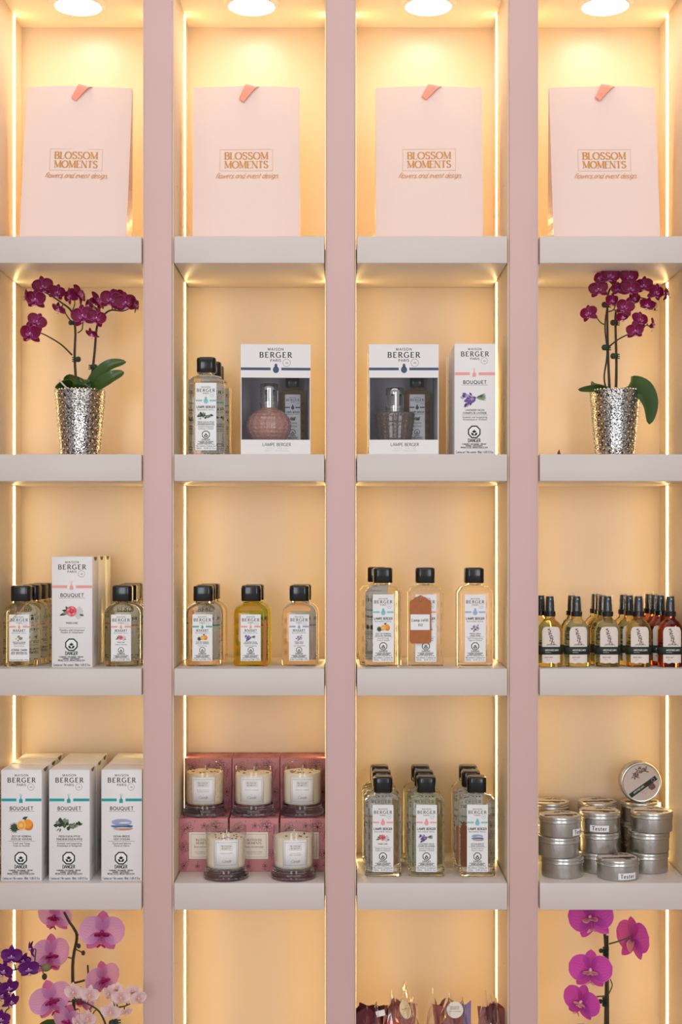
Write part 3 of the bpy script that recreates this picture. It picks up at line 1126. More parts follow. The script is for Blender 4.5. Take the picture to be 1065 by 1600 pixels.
def make_carton(label, group, accent, pic, names, desc):
    root = thing('diffuser_box', label, 'box', group)
    b = MB()
    b.box(-CW / 2, CW / 2, 0, CD, 0, CH)
    b.build('carton', carton, root, bevel=0.0006)
    # tuck flap on top with the little thumb notch at the right
    f = MB()
    f.box(-CW / 2 + .001, CW / 2 - .001, .0012, CD - .002, CH, CH + .0007)
    f.build('tuck_flap', carton, root, bevel=0.0002)
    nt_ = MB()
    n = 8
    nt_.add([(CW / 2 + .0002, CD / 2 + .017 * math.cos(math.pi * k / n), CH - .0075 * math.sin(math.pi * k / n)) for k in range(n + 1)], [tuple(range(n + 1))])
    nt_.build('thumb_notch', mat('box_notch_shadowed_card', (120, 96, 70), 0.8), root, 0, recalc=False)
    box_art(root, CW, CH, accent, pic, names, desc)
    # fine print along the right side panel
    s = MB()
    for i in range(5):
        text(s, 'Diffuser for home fragrance', 0, -i * .0042, .0022, 0, 0, .12, .11, width=.034, align='c')
    s.move(lambda p: (CW / 2 + .00018, .022 - p.z * 1.0, .042 + p.x))
    s.build('side_print', ink_grey, root, 0, recalc=False)['kind'] = 'stuff'
    return root


REARSKIP = ()


def carton_row(proto, px, row_z, y0, n, labels, step=.0695, jit=0.0):
    x = PXW(px, y0)
    for i in range(n):
        o = place(proto, (x + jit * math.sin(i * 2.4) if i else x, y0 + i * step, row_z + .0002), 0.004 * math.sin(i * 3), labels[i])


TEAL = [(33.5, 'citrus', ['ZEST OF VERBENA', 'ZESTE DE VERVEINE'], ['Fresh and Tangy', 'Frais et Acidule'], 'orange and verbena picture'),
        (108.3, 'eucalyptus', ['FRESH EUCALYPTUS', "FRAICHEUR D'EUCALYPTUS"], ['Aromatic and Invigorating', 'Aromatique et Revigorant'], 'grey-green eucalyptus picture'),
        (190.0, 'ocean', ['OCEAN BREEZE', "VENT D'OCEAN"], ['Floral and Marine', 'Floral et Marin'], 'blue seaside picture')]
for px, pic, nm, ds, say in TEAL:
    p = make_carton('', 'teal-banded diffuser boxes', 'teal', pic, nm, ds)
    carton_row(p, px, Z_SHELF[3], .009, 3,
               ['white diffuser box with teal band and %s, front of its row' % say,
                'white diffuser box directly behind the one with the %s' % say,
                'white diffuser box at the back, third behind the %s' % say], jit=.001)
p = make_carton('', 'coral-banded rose diffuser boxes', 'coral', 'rose', ['PARIS CHIC'], ['Powdery and Voluptuous', 'Poudre et Voluptueux'])
carton_row(p, 112.5, Z_SHELF[2], .018, 3,
           ['white diffuser box with coral band and red rose picture', 'white box directly behind the rose diffuser box', 'white box at the back behind the rose diffuser box'])
p = make_carton('', 'coral-banded lavender diffuser boxes', 'coral', 'lavender', ['LAVENDER FIELDS', 'CHAMPS DE LAVANDE'], ['Aromatic and Invigorating', 'Aromatique et Vivifiant'])
carton_row(p, 741.5, Z_SHELF[1], .012, 3,
           ['white diffuser box with coral band and purple lavender picture', 'white box directly behind the lavender diffuser box', 'white box at the back behind the lavender diffuser box'], jit=.001)

# ------------------------------------------------------------------ refill bottles
LW, LD, LH = .0685, .053, .188      # tall bottle
SW, SD, SHH = .066, .045, .154      # short bottle


def cap_mesh(mb, z0, w, d, h):
    loops = [rrect(w - .002, d - .002, .008, z0, 5)]
    loops += [rrect(w, d, .009, z0 + .0015, 5), rrect(w, d, .009, z0 + h - .004, 5),
              rrect(w - .0015, d - .0015, .0085, z0 + h - .0015, 5), rrect(w - .006, d - .006, .007, z0 + h, 5)]
    mb.loft(loops)


def make_bottle(label, group, kind, accent, pic, names, desc, glass, caution=False):
    root = thing('refill_bottle', label, 'bottle', group)
    b = MB()
    if kind == 'lamp':
        W, D_, H = LW, LD, LH
        lo = [(W - .006, D_ - .006, .006, .0), (W - .001, D_ - .001, .008, .0018), (W, D_, .009, .005), (W, D_, .009, .1395), (W - .001, D_ - .001, .009, .1425),
              (W - .005, D_ - .005, .009, .1448), (W - .009, D_ - .008, .010, .1462), (W - .010, D_ - .009, .010, .1485), (W - .013, D_ - .012, .012, .1508),
              (W - .022, D_ - .018, .0135, .1530), (.033, .032, .0135, .1545), (.031, .031, .0150, .1560), (.031, .031, .0150, .1592)]
        capz, caph, lw, lh, lz = .1586, .0294, .0397, .128, .0095
        capw, capd = .0368, .036
    else:
        W, D_, H = SW, SD, SHH
        lo = [(W - .007, D_ - .007, .006, .0), (W - .0015, D_ - .0015, .009, .002), (W, D_, .010, .006), (W, D_, .010, .098), (W - .0012, D_ - .001, .010, .1035),
              (W - .005, D_ - .004, .012, .109), (W - .0115, D_ - .008, .013, .1135), (W - .020, D_ - .011, .0145, .1170), (.036, .032, .0145, .1190),
              (.031, .030, .0147, .1203), (.0305, .0298, .0147, .1245)]
        capz, caph, lw, lh, lz = .1238, .0302, .0382, .0885, .0105
        capw, capd = .0376, .036
    b.loft([rrect(w, d, r, z, 5, 0, D_ / 2) for w, d, r, z in lo])
    b.build('glass_body', glass, root, 40)
    c = MB()
    cap_mesh(c, 0, capw, capd, caph)
    c.build('cap', cap_black, root, 40, loc=(0, D_ / 2, capz))
    lab = MB()
    lab.box(-lw / 2, lw / 2, -.00008, .00002, 0, lh)
    L = lab.build('label', paper, root, 0, loc=(0, -.0003, lz))
    label_art(L, lw, lh, kind, accent, pic, names, desc, caution)
    # back-side lettering shows through the glass at the edges
    t = MB()
    for sx in (-1, 1):
        for i in range(5 if kind == 'lamp' else 4):
            text(t, 'CONSEILS', 0, 0, .0022, 0, 0, .14, .12, width=.012)
    n8 = len(t.v)
    per = n8 // (2 * (5 if kind == 'lamp' else 4))
    vv = []
    cnt = 5 if kind == 'lamp' else 4
    for i, p_ in enumerate(t.v):
        g = i // per
        sx = -1 if g < cnt else 1
        k = g % cnt
        vv.append((sx * (W / 2 - .0105 + p_[2]), D_ + .0003, lz + .014 + k * lh / cnt * .9 + p_[0]))
    t.v = vv
    t.build('back_print', ink_grey, root, 0, recalc=False)['kind'] = 'stuff'
    return root


g_clear = clear_glass
g_blush = mat('clear_glass_warm_liquid', (252, 244, 232), 0.0, trans=1.0, ior=1.36)
g_pale = mat('clear_glass_pale_green_liquid', (244, 244, 224), 0.0, trans=1.0, ior=1.36)
g_straw = mat('clear_glass_straw_liquid', (253, 246, 224), 0.0, trans=1.0, ior=1.36)
g_amber_glow = mat('clear_glass_amber_glow', (252, 226, 176), 0.0, trans=1.0, ior=1.36)  # warm strip-light glow in the bottle edges, put into the glass tint
g_yellow = mat('clear_glass_yellow_liquid', (242, 228, 112), 0.0, trans=1.0, ior=1.36)

NMS = {'citrus': (['ZEST OF VERBENA', 'ZESTE DE VERVEINE'], ['Fresh & Tangy', 'Frais et Acidule']),
       'rose': (['PARIS CHIC'], ['Powdery & Voluptuous', 'Poudre et Voluptueux']),
       'lavender': (['LAVENDER FIELDS', 'CHAMPS DE LAVANDE'], ['Aromatic & Invigorating', 'Aromatique et Vivifiant']),
       'ocean': (['OCEAN BREEZE', "VENT D'OCEAN"], ['Floral & Marine', 'Floral et Marin']),
       'linen': (['FRESH LINEN', 'LINGE FRAIS'], ['Light & Invigorating', 'Leger et Vivifiant']),
       'eucalyptus': (['FRESH EUCALYPTUS', "FRAICHEUR D'EUCALYPTUS"], ['Aromatic & Invigorating', 'Aromatique et Vivifiant']),
       'jasmine': (['PRECIOUS JASMINE', 'JASMIN PRECIEUX'], ['Floral & Delicate', 'Floral et Delicat'])}


def bottle_file(kind, accent, pic, glass, spots, labels, group, caution=False):
    """a row of alike bottles one behind the other; spots are (photo column, depth)"""
    p = make_bottle('', group, kind, accent, pic, NMS[pic][0], NMS[pic][1], glass, caution)
    res = []
    for (x, y, z, rz), lab in zip(spots, labels):
        res.append(place(p, (x, y, z + .0002), rz, lab))
    return res


def spots(px, zi, y0, n, step, jit, seed=0, yaw=0.0):
    rng = random.Random(seed * 7 + int(px))
    out = []
    for i in range(n):
        y = y0 + step * i
        out.append((PXW(px, y0) + (jit[i] if i < len(jit) else 0), y, Z_SHELF[zi], yaw + rng.uniform(-.03, .03) * (1 if i else .3)))
    return out


# second row: three tall eucalyptus refills
bottle_file('lamp', 'aqua', 'eucalyptus', g_clear, spots(321.5, 1, .030, 3, .064, [0, .004, .004], yaw=.05),
            ['tall clear refill bottle with eucalyptus label beside the pink lamp gift box', 'middle tall bottle behind the eucalyptus-label refill', 'rearmost tall bottle behind the eucalyptus-label refill'],
            'tall refill bottles with eucalyptus labels')
# third row, left bay
left_file = bottle_file('bouquet', 'coral', 'jasmine', g_straw, spots(30, 2, .035, 4, .049, [0, .006, .008, .008]),
            ['short straw-coloured bottle with caution label at the far left', 'second short bottle behind the caution-label refill', 'third short bottle behind the caution-label refill', 'last short bottle behind the caution-label refill'],
            'short refills at the far left', True)
bottle_file('bouquet', 'coral', 'rose', g_straw, spots(189, 2, .035, 4, .049, [0, .002, -.001, -.003]),
            ['short refill bottle with rose label right of the rose diffuser box', 'second short bottle behind the rose-label refill', 'third short bottle behind the rose-label refill', 'last short bottle behind the rose-label refill'],
            'short refills with rose labels')
t = MB()
o0 = Vector(left_file[0].location)
t.tube([Vector((PXW(px, yy_), yy_, PZW(py, yy_))) - o0 for px, py, yy_ in ((50.5, 938, .046), (41, 945, .038), (26, 960, .0325), (13, 972, .0325), (4.5, 975, .034))], .0006, 6)
t.build('string', mat('golden_string', (196, 150, 90), .6), left_file[0])
# third row, second bay
bottle_file('bouquet', 'sage', 'citrus', g_blush, spots(316, 2, .040, 3, .0495, [0, .001, .003]),
            ['short clear bottle with green-banded orange picture label', 'short bottle right behind the orange picture label', 'rear short bottle behind the orange picture label'], 'short refills with orange labels')
bottle_file('bouquet', 'coral', 'lavender', g_yellow, spots(391.5, 2, .040, 2, .052, [0, .003]),
            ['short bottle of bright yellow oil with lavender label', 'short yellow bottle behind the lavender-label one'], 'short yellow refills')
bottle_file('bouquet', 'lilac', 'linen', g_blush, spots(467, 2, .042, 2, .052, [0, .003]),
            ['short clear bottle with lilac-banded label, right of the yellow one', 'short clear bottle behind the lilac-banded label one'], 'short refills with lilac labels')
# third row, third bay
bottle_file('lamp', 'aqua', 'citrus', g_clear, spots(598.5, 2, .032, 2, .064, [0, -.0105]),
            ['tall clear bottle with orange picture left of the kraft-tagged bottle', 'tall bottle peeking out behind the tall orange-label bottle'], 'tall refills on the third shelf')
tagged = bottle_file('lamp', 'coral', 'rose', g_clear, spots(665, 2, .032, 1, .06, [0]),
                     ['tall clear bottle wearing a brown kraft price tag in front'], 'tall refills on the third shelf')
bottle_file('lamp', 'periwinkle', 'linen', g_clear, spots(742, 2, .032, 1, .06, [0]),
            ['tall clear bottle with periwinkle band, right of the kraft-tagged bottle'], 'tall refills on the third shelf')
# fourth row, third bay: three files of three
for px, acc, pic, gl, say, jit in ((598, 'pink', 'rose', g_clear, 'rose picture', [0, -.0015, -.003]),
                                   (666, 'pink', 'lavender', g_pale, 'lavender picture', [0, 0, -.004]),
                                   (745.5, 'aqua', 'ocean', g_clear, 'blue seaside picture', [0, -.005, -.005])):
    fb = bottle_file('lamp', acc, pic, gl, spots(px, 3, .040, 3, .0635, jit, yaw=-.03),
                     ['tall refill bottle with %s, front of its file beside the tins bay' % say if False else 'tall refill bottle with %s at the front of the lowest bottle shelf' % say,
                      'middle tall bottle behind the %s bottle on the lowest bottle shelf' % say,
                      'rear tall bottle behind the %s bottle on the lowest bottle shelf' % say], 'tall refills on the fourth shelf')


def kraft_tag(name, label, loc, rotz, w, h, lines):
    root = thing(name, label, 'tag', None, loc, rotz)
    b = MB()
    # scalloped top corners
    pts = [(-w / 2 + .004, 0), (w / 2 - .004, 0), (w / 2, .004), (w / 2, h * .86), (w * .42, h * .90), (w * .34, h * .905), (w * .25, h * .95), (w * .13, h * .965), (.0, h),
           (-w * .13, h * .965), (-w * .25, h * .95), (-w * .34, h * .905), (-w * .42, h * .90), (-w / 2, h * .86), (-w / 2, .004)]
    b.loft([[(x, y, z) for x, z in pts] for y in (0, .0012)])
    b.build('card', kraft, root, 0)
    e = MB()
    ring(e, 0, h * .89, .0024, .0012, -.0003)
    e.build('eyelet', mat('eyelet_card_ring', (150, 86, 48), 0.6), root, 0, recalc=False)
    if lines:
        s = MB()
        s.box(-w * .46, w * .43, -.0005, -.0001, h * .28, h * .60)
        st = s.build('sticker', paper, root, 0)
        t = MB()
        text(t, lines[0], -.001, h * .455, .0050, -.0007, 0, .17, .11, serif=True, width=w * .76)
        text(t, lines[1], 0, h * .36, .0042, -.0007, 0, .17, .11, serif=True)
        t.build('lettering', ink, st, 0, recalc=False)
    s = MB()
    s.tube([(-.0006, .0004, h * .885), (.003, -.001, h * 1.0), (.011, .002, h * 1.12), (.013, .012, h * 1.2)], .0004, 5)
    s.build('string', twine, root)
    return root


yt = .028
kraft_tag('price_tag', 'brown kraft tag reading Lamp refill hanging on a bottle', (PXW(656.5, yt), yt - .0005, PZW(1005.5, yt)), 0, .041, .092, ('Lamp refill', '$32'))
yt = .101
kraft_tag('price_tag', 'blank brown kraft tag behind the seaside-picture bottle', (PXW(722, yt), yt - .001, PZW(1351, yt)), 0, .024, .085, None)
yt = .0385
b = MB()
b.box(-.003, .003, 0, .0012, 0, .088)
o = b.build('wooden_stick', kraft, None, bevel=.0003, loc=(PXW(413, yt), yt - .0008, Z_SHELF[2] + .0004), rot=(0, .015, 0))
tag(o, 'thin brown wooden strip standing against the yellow bottle', 'wooden strip')

# ------------------------------------------------------------------ lamp gift boxes with a window
GW, GH, GD = .1315, .2085, .152
window_film = clear_film('window_film', (.93, .94, .96), .04, 1.5, 1.4)
chrome = mat('polished_chrome', (220, 218, 214), 0.12, 1.0)
WZ0, WZ1 = .0285, .1455


def make_gift_box(label):
    root = thing('lamp_gift_box', label, 'gift box', 'windowed lamp gift boxes')
    t = .0012
    b = MB()
    b.box(-GW / 2, GW / 2, GD - t, GD, 0, GH)                       # back
    b.box(-GW / 2, GW / 2, 0, GD - t, 0, t)                         # base
    b.box(-GW / 2, GW / 2, 0, GD - t, GH - t, GH)                   # top
    b.box(-GW / 2, -GW / 2 + t, t, GD - t, t, GH - t)               # sides
    b.box(GW / 2 - t, GW / 2, t, GD - t, t, GH - t)
    b.build('carton', carton, root, 0)
    f = MB()
    f.box(-GW / 2, GW / 2, 0, t, WZ1, GH - t)
    f.build('header_panel', carton, root, 0)
    f = MB()
    f.box(-GW / 2, GW / 2, 0, t, t, WZ0)
    f.build('footer_panel', carton, root, 0)
    f = MB()
    f.box(-GW / 2 + t * 1.2, GW / 2 - t * 1.2, t, GD - t * 1.5, .019, .0205)
    f.box(-GW / 2 + t * 1.1, -GW / 2 + t * 1.5, t * 1.1, GD - t * 1.6, .0205, GH - t * 2)
    f.box(GW / 2 - t * 1.5, GW / 2 - t * 1.1, t * 1.1, GD - t * 1.6, .0205, GH - t * 2)
    f.box(-GW / 2 + t * 1.5, GW / 2 - t * 1.5, GD - t * 1.9, GD - t * 1.4, .0205, GH - t * 2)
    f.build('inner_tray', carton_in, root, 0)
    f = MB()
    n = 10
    V, F = [], []
    for j in range(n + 1):
        for i in range(n + 1):
            u, v = i / n, j / n
            V.append((-GW / 2 + .001 + u * (GW - .002), .0006 + .0012 * math.sin(4 * u + 2 * v) * math.sin(math.pi * u) * math.sin(math.pi * v) ** .7 + .0004, WZ0 + v * (WZ1 - WZ0)))
    for j in range(n):
        for i in range(n):
            a = j * (n + 1) + i
            F.append((a, a + 1, a + n + 2, a + n + 1))
    f.add(V, F)
    f.build('window_film', window_film, root, 60)
    T, B, Sl, N, Pn = MB(), MB(), MB(), MB(), MB()
    brand_block(N, 0, .2015, .0602, Sl)
    zb = .162
    bands(root, 'navy', ((-GW / 2 + .0003, -.0095), (.0105, GW / 2 - .0003)), zb - .0025, zb + .0025)
    lamp_icon(B, .0005, zb - .0008, .0115, 0)
    text(Pn, 'LAMPE BERGER', .002, .0165, .0058, -LAY, 0, .13, .11, width=.0535)
    text(T, 'PURIFIE - PARFUME', .002, .0108, .0026, -LAY, 1, .1, .09, width=.042)
    text(T, 'PURIFY - FRAGRANCE', .002, .0062, .0026, -LAY, 1, .1, .09, width=.046)
    N.build('brand_name', ink, root, 0, recalc=False)
    Pn.build('product_name', ink, root, 0, recalc=False)
    T.build('fine_print', [ink, mat('pale_grey_ink', (180, 178, 176), .5)], root, 0, recalc=False)['kind'] = 'stuff'
    B.build('bottle_emblem', [ACCENT['navy']], root, 0, recalc=False)
    Sl.build('seal', [ink_grey], root, 0, recalc=False)
    return root


def lamp_glass(name, rgb, trans):
    m = mat(name, rgb, 0.08, trans=trans, ior=1.45, coat=1.0)
    nt = m.node_tree
    p = nt.nodes['Principled BSDF']
    tc = nt.nodes.new('ShaderNodeTexCoord')
    v = nt.nodes.new('ShaderNodeTexVoronoi')
    v.inputs['Scale'].default_value = 150
    v.feature = 'DISTANCE_TO_EDGE'
    bp = nt.nodes.new('ShaderNodeBump')
    bp.inputs['Strength'].default_value = 0.7
    bp.inputs['Distance'].default_value = 0.004
    nt.links.new(tc.outputs['Object'], v.inputs['Vector'])
    nt.links.new(v.outputs['Distance'], bp.inputs['Height'])
    nt.links.new(bp.outputs['Normal'], p.inputs['Normal'])
    return m


def make_lamp(label, glassm, prof, ztop):
    zmax = ztop - .004
    root = thing('fragrance_lamp', label, 'lamp')
    b = MB()
    n = 64
    b.loft([[((r + (.0017 * math.sin(9 * a + z * 420) * math.sin(9 * a - z * 420) if .02 < r and .004 < z < zmax else 0)) * math.cos(a),
              (r + (.0017 * math.sin(9 * a + z * 420) * math.sin(9 * a - z * 420) if .02 < r and .004 < z < zmax else 0)) * math.sin(a), z)
             for a in [2 * math.pi * i / n for i in range(n)]] for r, z in prof])
    b.build('glass_body', glassm, root, 60)
    c = MB()
    c.lathe([(.014, 0), (.0165, .0005), (.0165, .006), (.0155, .0065)], 28, cz=ztop)
    c.build('collar', chrome, root)
    m_ = MB()
    # slotted metal burner cover
    for k in range(7):
        a0 = 2 * math.pi * k / 7 + .12
        pts = []
        for rr in (.0172, .0162):
            for q in range(5):
                a = a0 + q * .15
                pts.append((rr * math.cos(a), rr * math.sin(a)))
        V, F = [], []
        for z in (ztop + .0055, ztop + .035):
            V += [(x, y, z) for x, y in pts]
        for q in range(4):
            F += [(q, q + 1, 11 + q, 10 + q), (5 + q, 15 + q, 16 + q, 6 + q)]
        F += [(0, 10, 15, 5), (4, 9, 19, 14)]
        m_.add(V, F)
    m_.lathe([(.0162, ztop + .034), (.0174, ztop + .034), (.0176, ztop + .044), (.0165, ztop + .0465), (.005, ztop + .047)], 28, cap0=False)
    m_.lathe([(.0172, ztop + .0055), (.0178, ztop + .006), (.0178, ztop + .012), (.0172, ztop + .0125)], 28, cap0=False, cap1=False)
    m_.build('burner_cover', chrome, root, 35)
    return root


gz = Z_SHELF[1]
pink_lamp = lamp_glass('rosy_crackled_glass', (218, 160, 146), .35)
smoke_lamp = lamp_glass('smoky_cut_glass', (128, 110, 98), .4)
glob = [(.012, 0), (.026, .002)] + [(.043 * math.cos(a), .036 + .0365 * math.sin(a)) for a in [math.radians(d) for d in range(-55, 66, 4)]] + [(.0165, .071), (.015, .0725)]
cone = [(.024, 0), (.029, .002)] + [(.0305 + .008 * (z / .055), z) for z in [.005 + .0035 * i for i in range(14)]] + [(.0385, .055), (.0395, .060), (.038, .0625), (.03, .0635), (.016, .064)]
for px, lab, yaw, mlab, mg, prof, zt, lx, bx, blab in (
        (430.5, 'white gift box with navy band and window showing a rosy globe lamp', .055, 'rosy crackled-glass globe lamp with chrome burner inside a window box', pink_lamp, glob, .0715, -.0125, .034, 'small amber-edged refill bottle beside the rosy globe lamp'),
        (630.5, 'white gift box with navy band and window showing a smoky lamp', .0, 'smoky cut-glass lamp with chrome burner inside a window box', smoke_lamp, cone, .0635, -.0155, .0305, 'small amber-edged refill bottle beside the smoky lamp')):
    y0 = .016
    gb = make_gift_box(lab)
    gb.location = (PXW(px, y0), y0, gz + .0002)
    gb.rotation_euler = (0, 0, yaw)
    L = make_lamp(mlab, mg, prof, zt)
    L.location = Vector((PXW(px, y0), y0, gz + .0209)) + Matrix.Rotation(yaw, 3, 'Z') @ Vector((lx, .048, 0))
    rb = make_bottle(blab, 'refills inside the gift boxes', 'lamp', 'navy', 'fig', ['FRESH WOOD'], ['Fresh & Woody'], g_amber_glow)
    rb.scale = (.75, .75, .75)
    rb.location = Vector((PXW(px, y0), y0, gz + .0209)) + Matrix.Rotation(yaw, 3, 'Z') @ Vector((bx, .0945, 0))
    rb.rotation_euler = (0, 0, yaw)

# ------------------------------------------------------------------ candle boxes and jar candles
cbox_mat = mat('dusty_rose_card', (196, 128, 132), 0.5, var=0.02, vscale=15)
floral_ink = mat('dark_plum_floral_ink', (74, 34, 44), 0.5)
cream_label = mat('cream_label_paper', (232, 222, 206), 0.5)
gold_ink = mat('brown_gold_ink', (128, 100, 62), 0.4, 0.3)
QW, QH, QD = .0945, .1025, .0755


def floral(mb, w, h, seed, plane):
    rng = random.Random(seed)
    st = len(mb.v)

    def flower_motif(cx, cz, r, petals):
        for k in range(petals):
            a = 2 * math.pi * k / petals + rng.random() * .4
            L = r * rng.uniform(.8, 1.15)
            ww = .34 * r
            pts = []
            for i in range(9):
                t = i / 8
                pts.append((t * L, ww * math.sin(math.pi * t ** .8)))
            pts += [(x, -y_) for x, y_ in pts[-2:0:-1]]
            c, s = math.cos(a), math.sin(a)
            line_path(mb, [(min(w / 2 - .001, max(-w / 2 + .001, cx + x * c - y_ * s)), min(h - .001, max(.001, cz + x * s + y_ * c))) for x, y_ in pts], .00042, 0, 0, True)
            line_path(mb, [(cx, cz), (min(w / 2 - .001, max(-w / 2 + .001, cx + .6 * L * c)), min(h - .001, max(.001, cz + .6 * L * s)))], .0003, 0)
        disc(mb, cx, cz, r * .13, -.00004, 0, n=8)

    def sprig(cx, cz, L, a):
        c, s = math.cos(a), math.sin(a)
        pts = [(cx + L * t * c, cz + L * t * s + .003 * math.sin(3 * t)) for t in (0, .25, .5, .75, 1)]
        pts = [(min(w / 2 - .001, max(-w / 2 + .001, x)), min(h - .001, max(.001, z))) for x, z in pts]
        line_path(mb, pts, .0004, 0)
        for i, (x, z) in enumerate(pts[1:]):
            for sg in (-1, 1):
                b_ = a + sg * .7
                q = [(x, z), (x + .004 * math.cos(b_), z + .004 * math.sin(b_) + .001), (x + .008 * math.cos(b_), z + .008 * math.sin(b_))]
                q = [(min(w / 2 - .001, max(-w / 2 + .001, x_)), min(h - .001, max(.001, z_))) for x_, z_ in q]
                line_path(mb, q, .0004, 0)
    flower_motif(-w * .32, h * .82, .013, 6)
    flower_motif(w * .26, h * .84, .016, 7)
    flower_motif(w * .02, h * .86, .006, 5)
    flower_motif(w * .40, h * .34, .012, 6)
    flower_motif(-w * .40, h * .46, .012, 6)
    for rr in (.006, .009):
        ring(mb, -w * .37, h * .46, rr, .0004, 0, n=16)
    flower_motif(w * .22, h * .10, .007, 5)
    flower_motif(-w * .12, h * .10, .006, 5)
    flower_motif(-w * .40, h * .10, .009, 5)
    sprig(-w * .45, h * .02, .03, .9)
    sprig(w * .3, h * .06, .028, .4)
    sprig(w * .38, h * .55, .022, 1.4)
    sprig(-w * .45, h * .62, .018, 1.2)
    sprig(w * .1, h * .8, .02, .6)
    for k in range(10):
        x, z = rng.uniform(-.46, .46) * w, rng.choice([rng.uniform(.03, .2), rng.uniform(.74, .97)]) * h
        disc(mb, x, z, .0009, 0, 0, n=6)
    mb.move(plane, st)


def make_candle_box(label, has_label):
    root = thing('candle_box', label, 'box', 'dusty rose candle boxes')
    b = MB()
    b.box(-QW / 2, QW / 2, 0, QD, 0, QH)
    b.build('carton', cbox_mat, root, bevel=.0007)
    f = MB()
    floral(f, QW, QH, 3, lambda p: (p.x, p.y - .00016, p.z))
    floral(f, QW, QD, 8, lambda p: (p.x, p.z, QH + .00016 - p.y))
    f.build('floral_print', floral_ink, root, 0, recalc=False)
    if has_label:
        s = MB()
        s.box(-.0272, .0272, -.0006, -.0003, QH * .235, QH * .74)
        lb = s.build('label', cream_label, root, 0)
        t = MB()
        y = -.0008
        frame(t, -.0237, .0237, QH * .27, QH * .705, .0004, y, 0)
        text(t, 'BLOSSOM', 0, QH * .575, .0042, y, 0, .18, .06, serif=True, width=.028)
        text(t, 'MOMENTS', 0, QH * .515, .0042, y, 0, .18, .06, serif=True, width=.028)
        text(t, 'flowers and event design', 0, QH * .45, .0036, y, 0, .1, .08, shear=.4, width=.036, track=.03)
        text(t, 'HAND POURED SOY CANDLE', 0, QH * .36, .0019, y, 0, .1, .1, width=.032)
        text(t, 'BOUGIE DE SOJA', 0, QH * .325, .0019, y, 0, .1, .1, width=.026)
        t.build('lettering', gold_ink, lb, 0, recalc=False)
    return root


lowp = make_candle_box('', True)
upp = make_candle_box('', False)
LBX = [317, 396.5, 475.5]
zb0 = Z_SHELF[3]
names3 = ['left', 'middle', 'right']
for i in range(3):
    place(lowp, (PXW(LBX[i], .084) + .0004, .0845, zb0 + .0003), 0, 'dusty rose floral candle box, %s one of the bottom layer' % names3[i])
for i in range(3):
    place(upp, (PXW([324.5, 399.5, 474.3][i], .172), .1742, zb0 + .0003), 0, 'rear dusty rose box supporting the %s box of the upper layer' % names3[i])
for i in range(3):
    place(upp, (PXW([324.5, 399.5, 474.3][i], .172), .1742, zb0 + QH + .0006), 0, 'dusty rose floral candle box, %s one of the upper layer' % names3[i])

jar_glass = clear_film('candle_jar_glass', (.97, .97, .965), .03, 1.45, 1.0)
base_glass = mat('thick_jar_base_glass', (226, 226, 222), 0.0, trans=1.0, ior=1.45)
wax = mat('cream_wax', (252, 240, 218), 0.5, sss=0.15, var=0.02, vscale=50)
wax_mottled = mat('mottled_honey_wax', (240, 218, 182), 0.6, var=0.12, vscale=160)
wick_mat = mat('candle_wick', (226, 214, 190), 0.8)
botanical = mat('dried_petal_bits', (86, 60, 40), 0.8)
silver_line = mat('silver_grey_ink', (168, 168, 168), 0.4, 0.3)
JR, JH = .0385, .0975


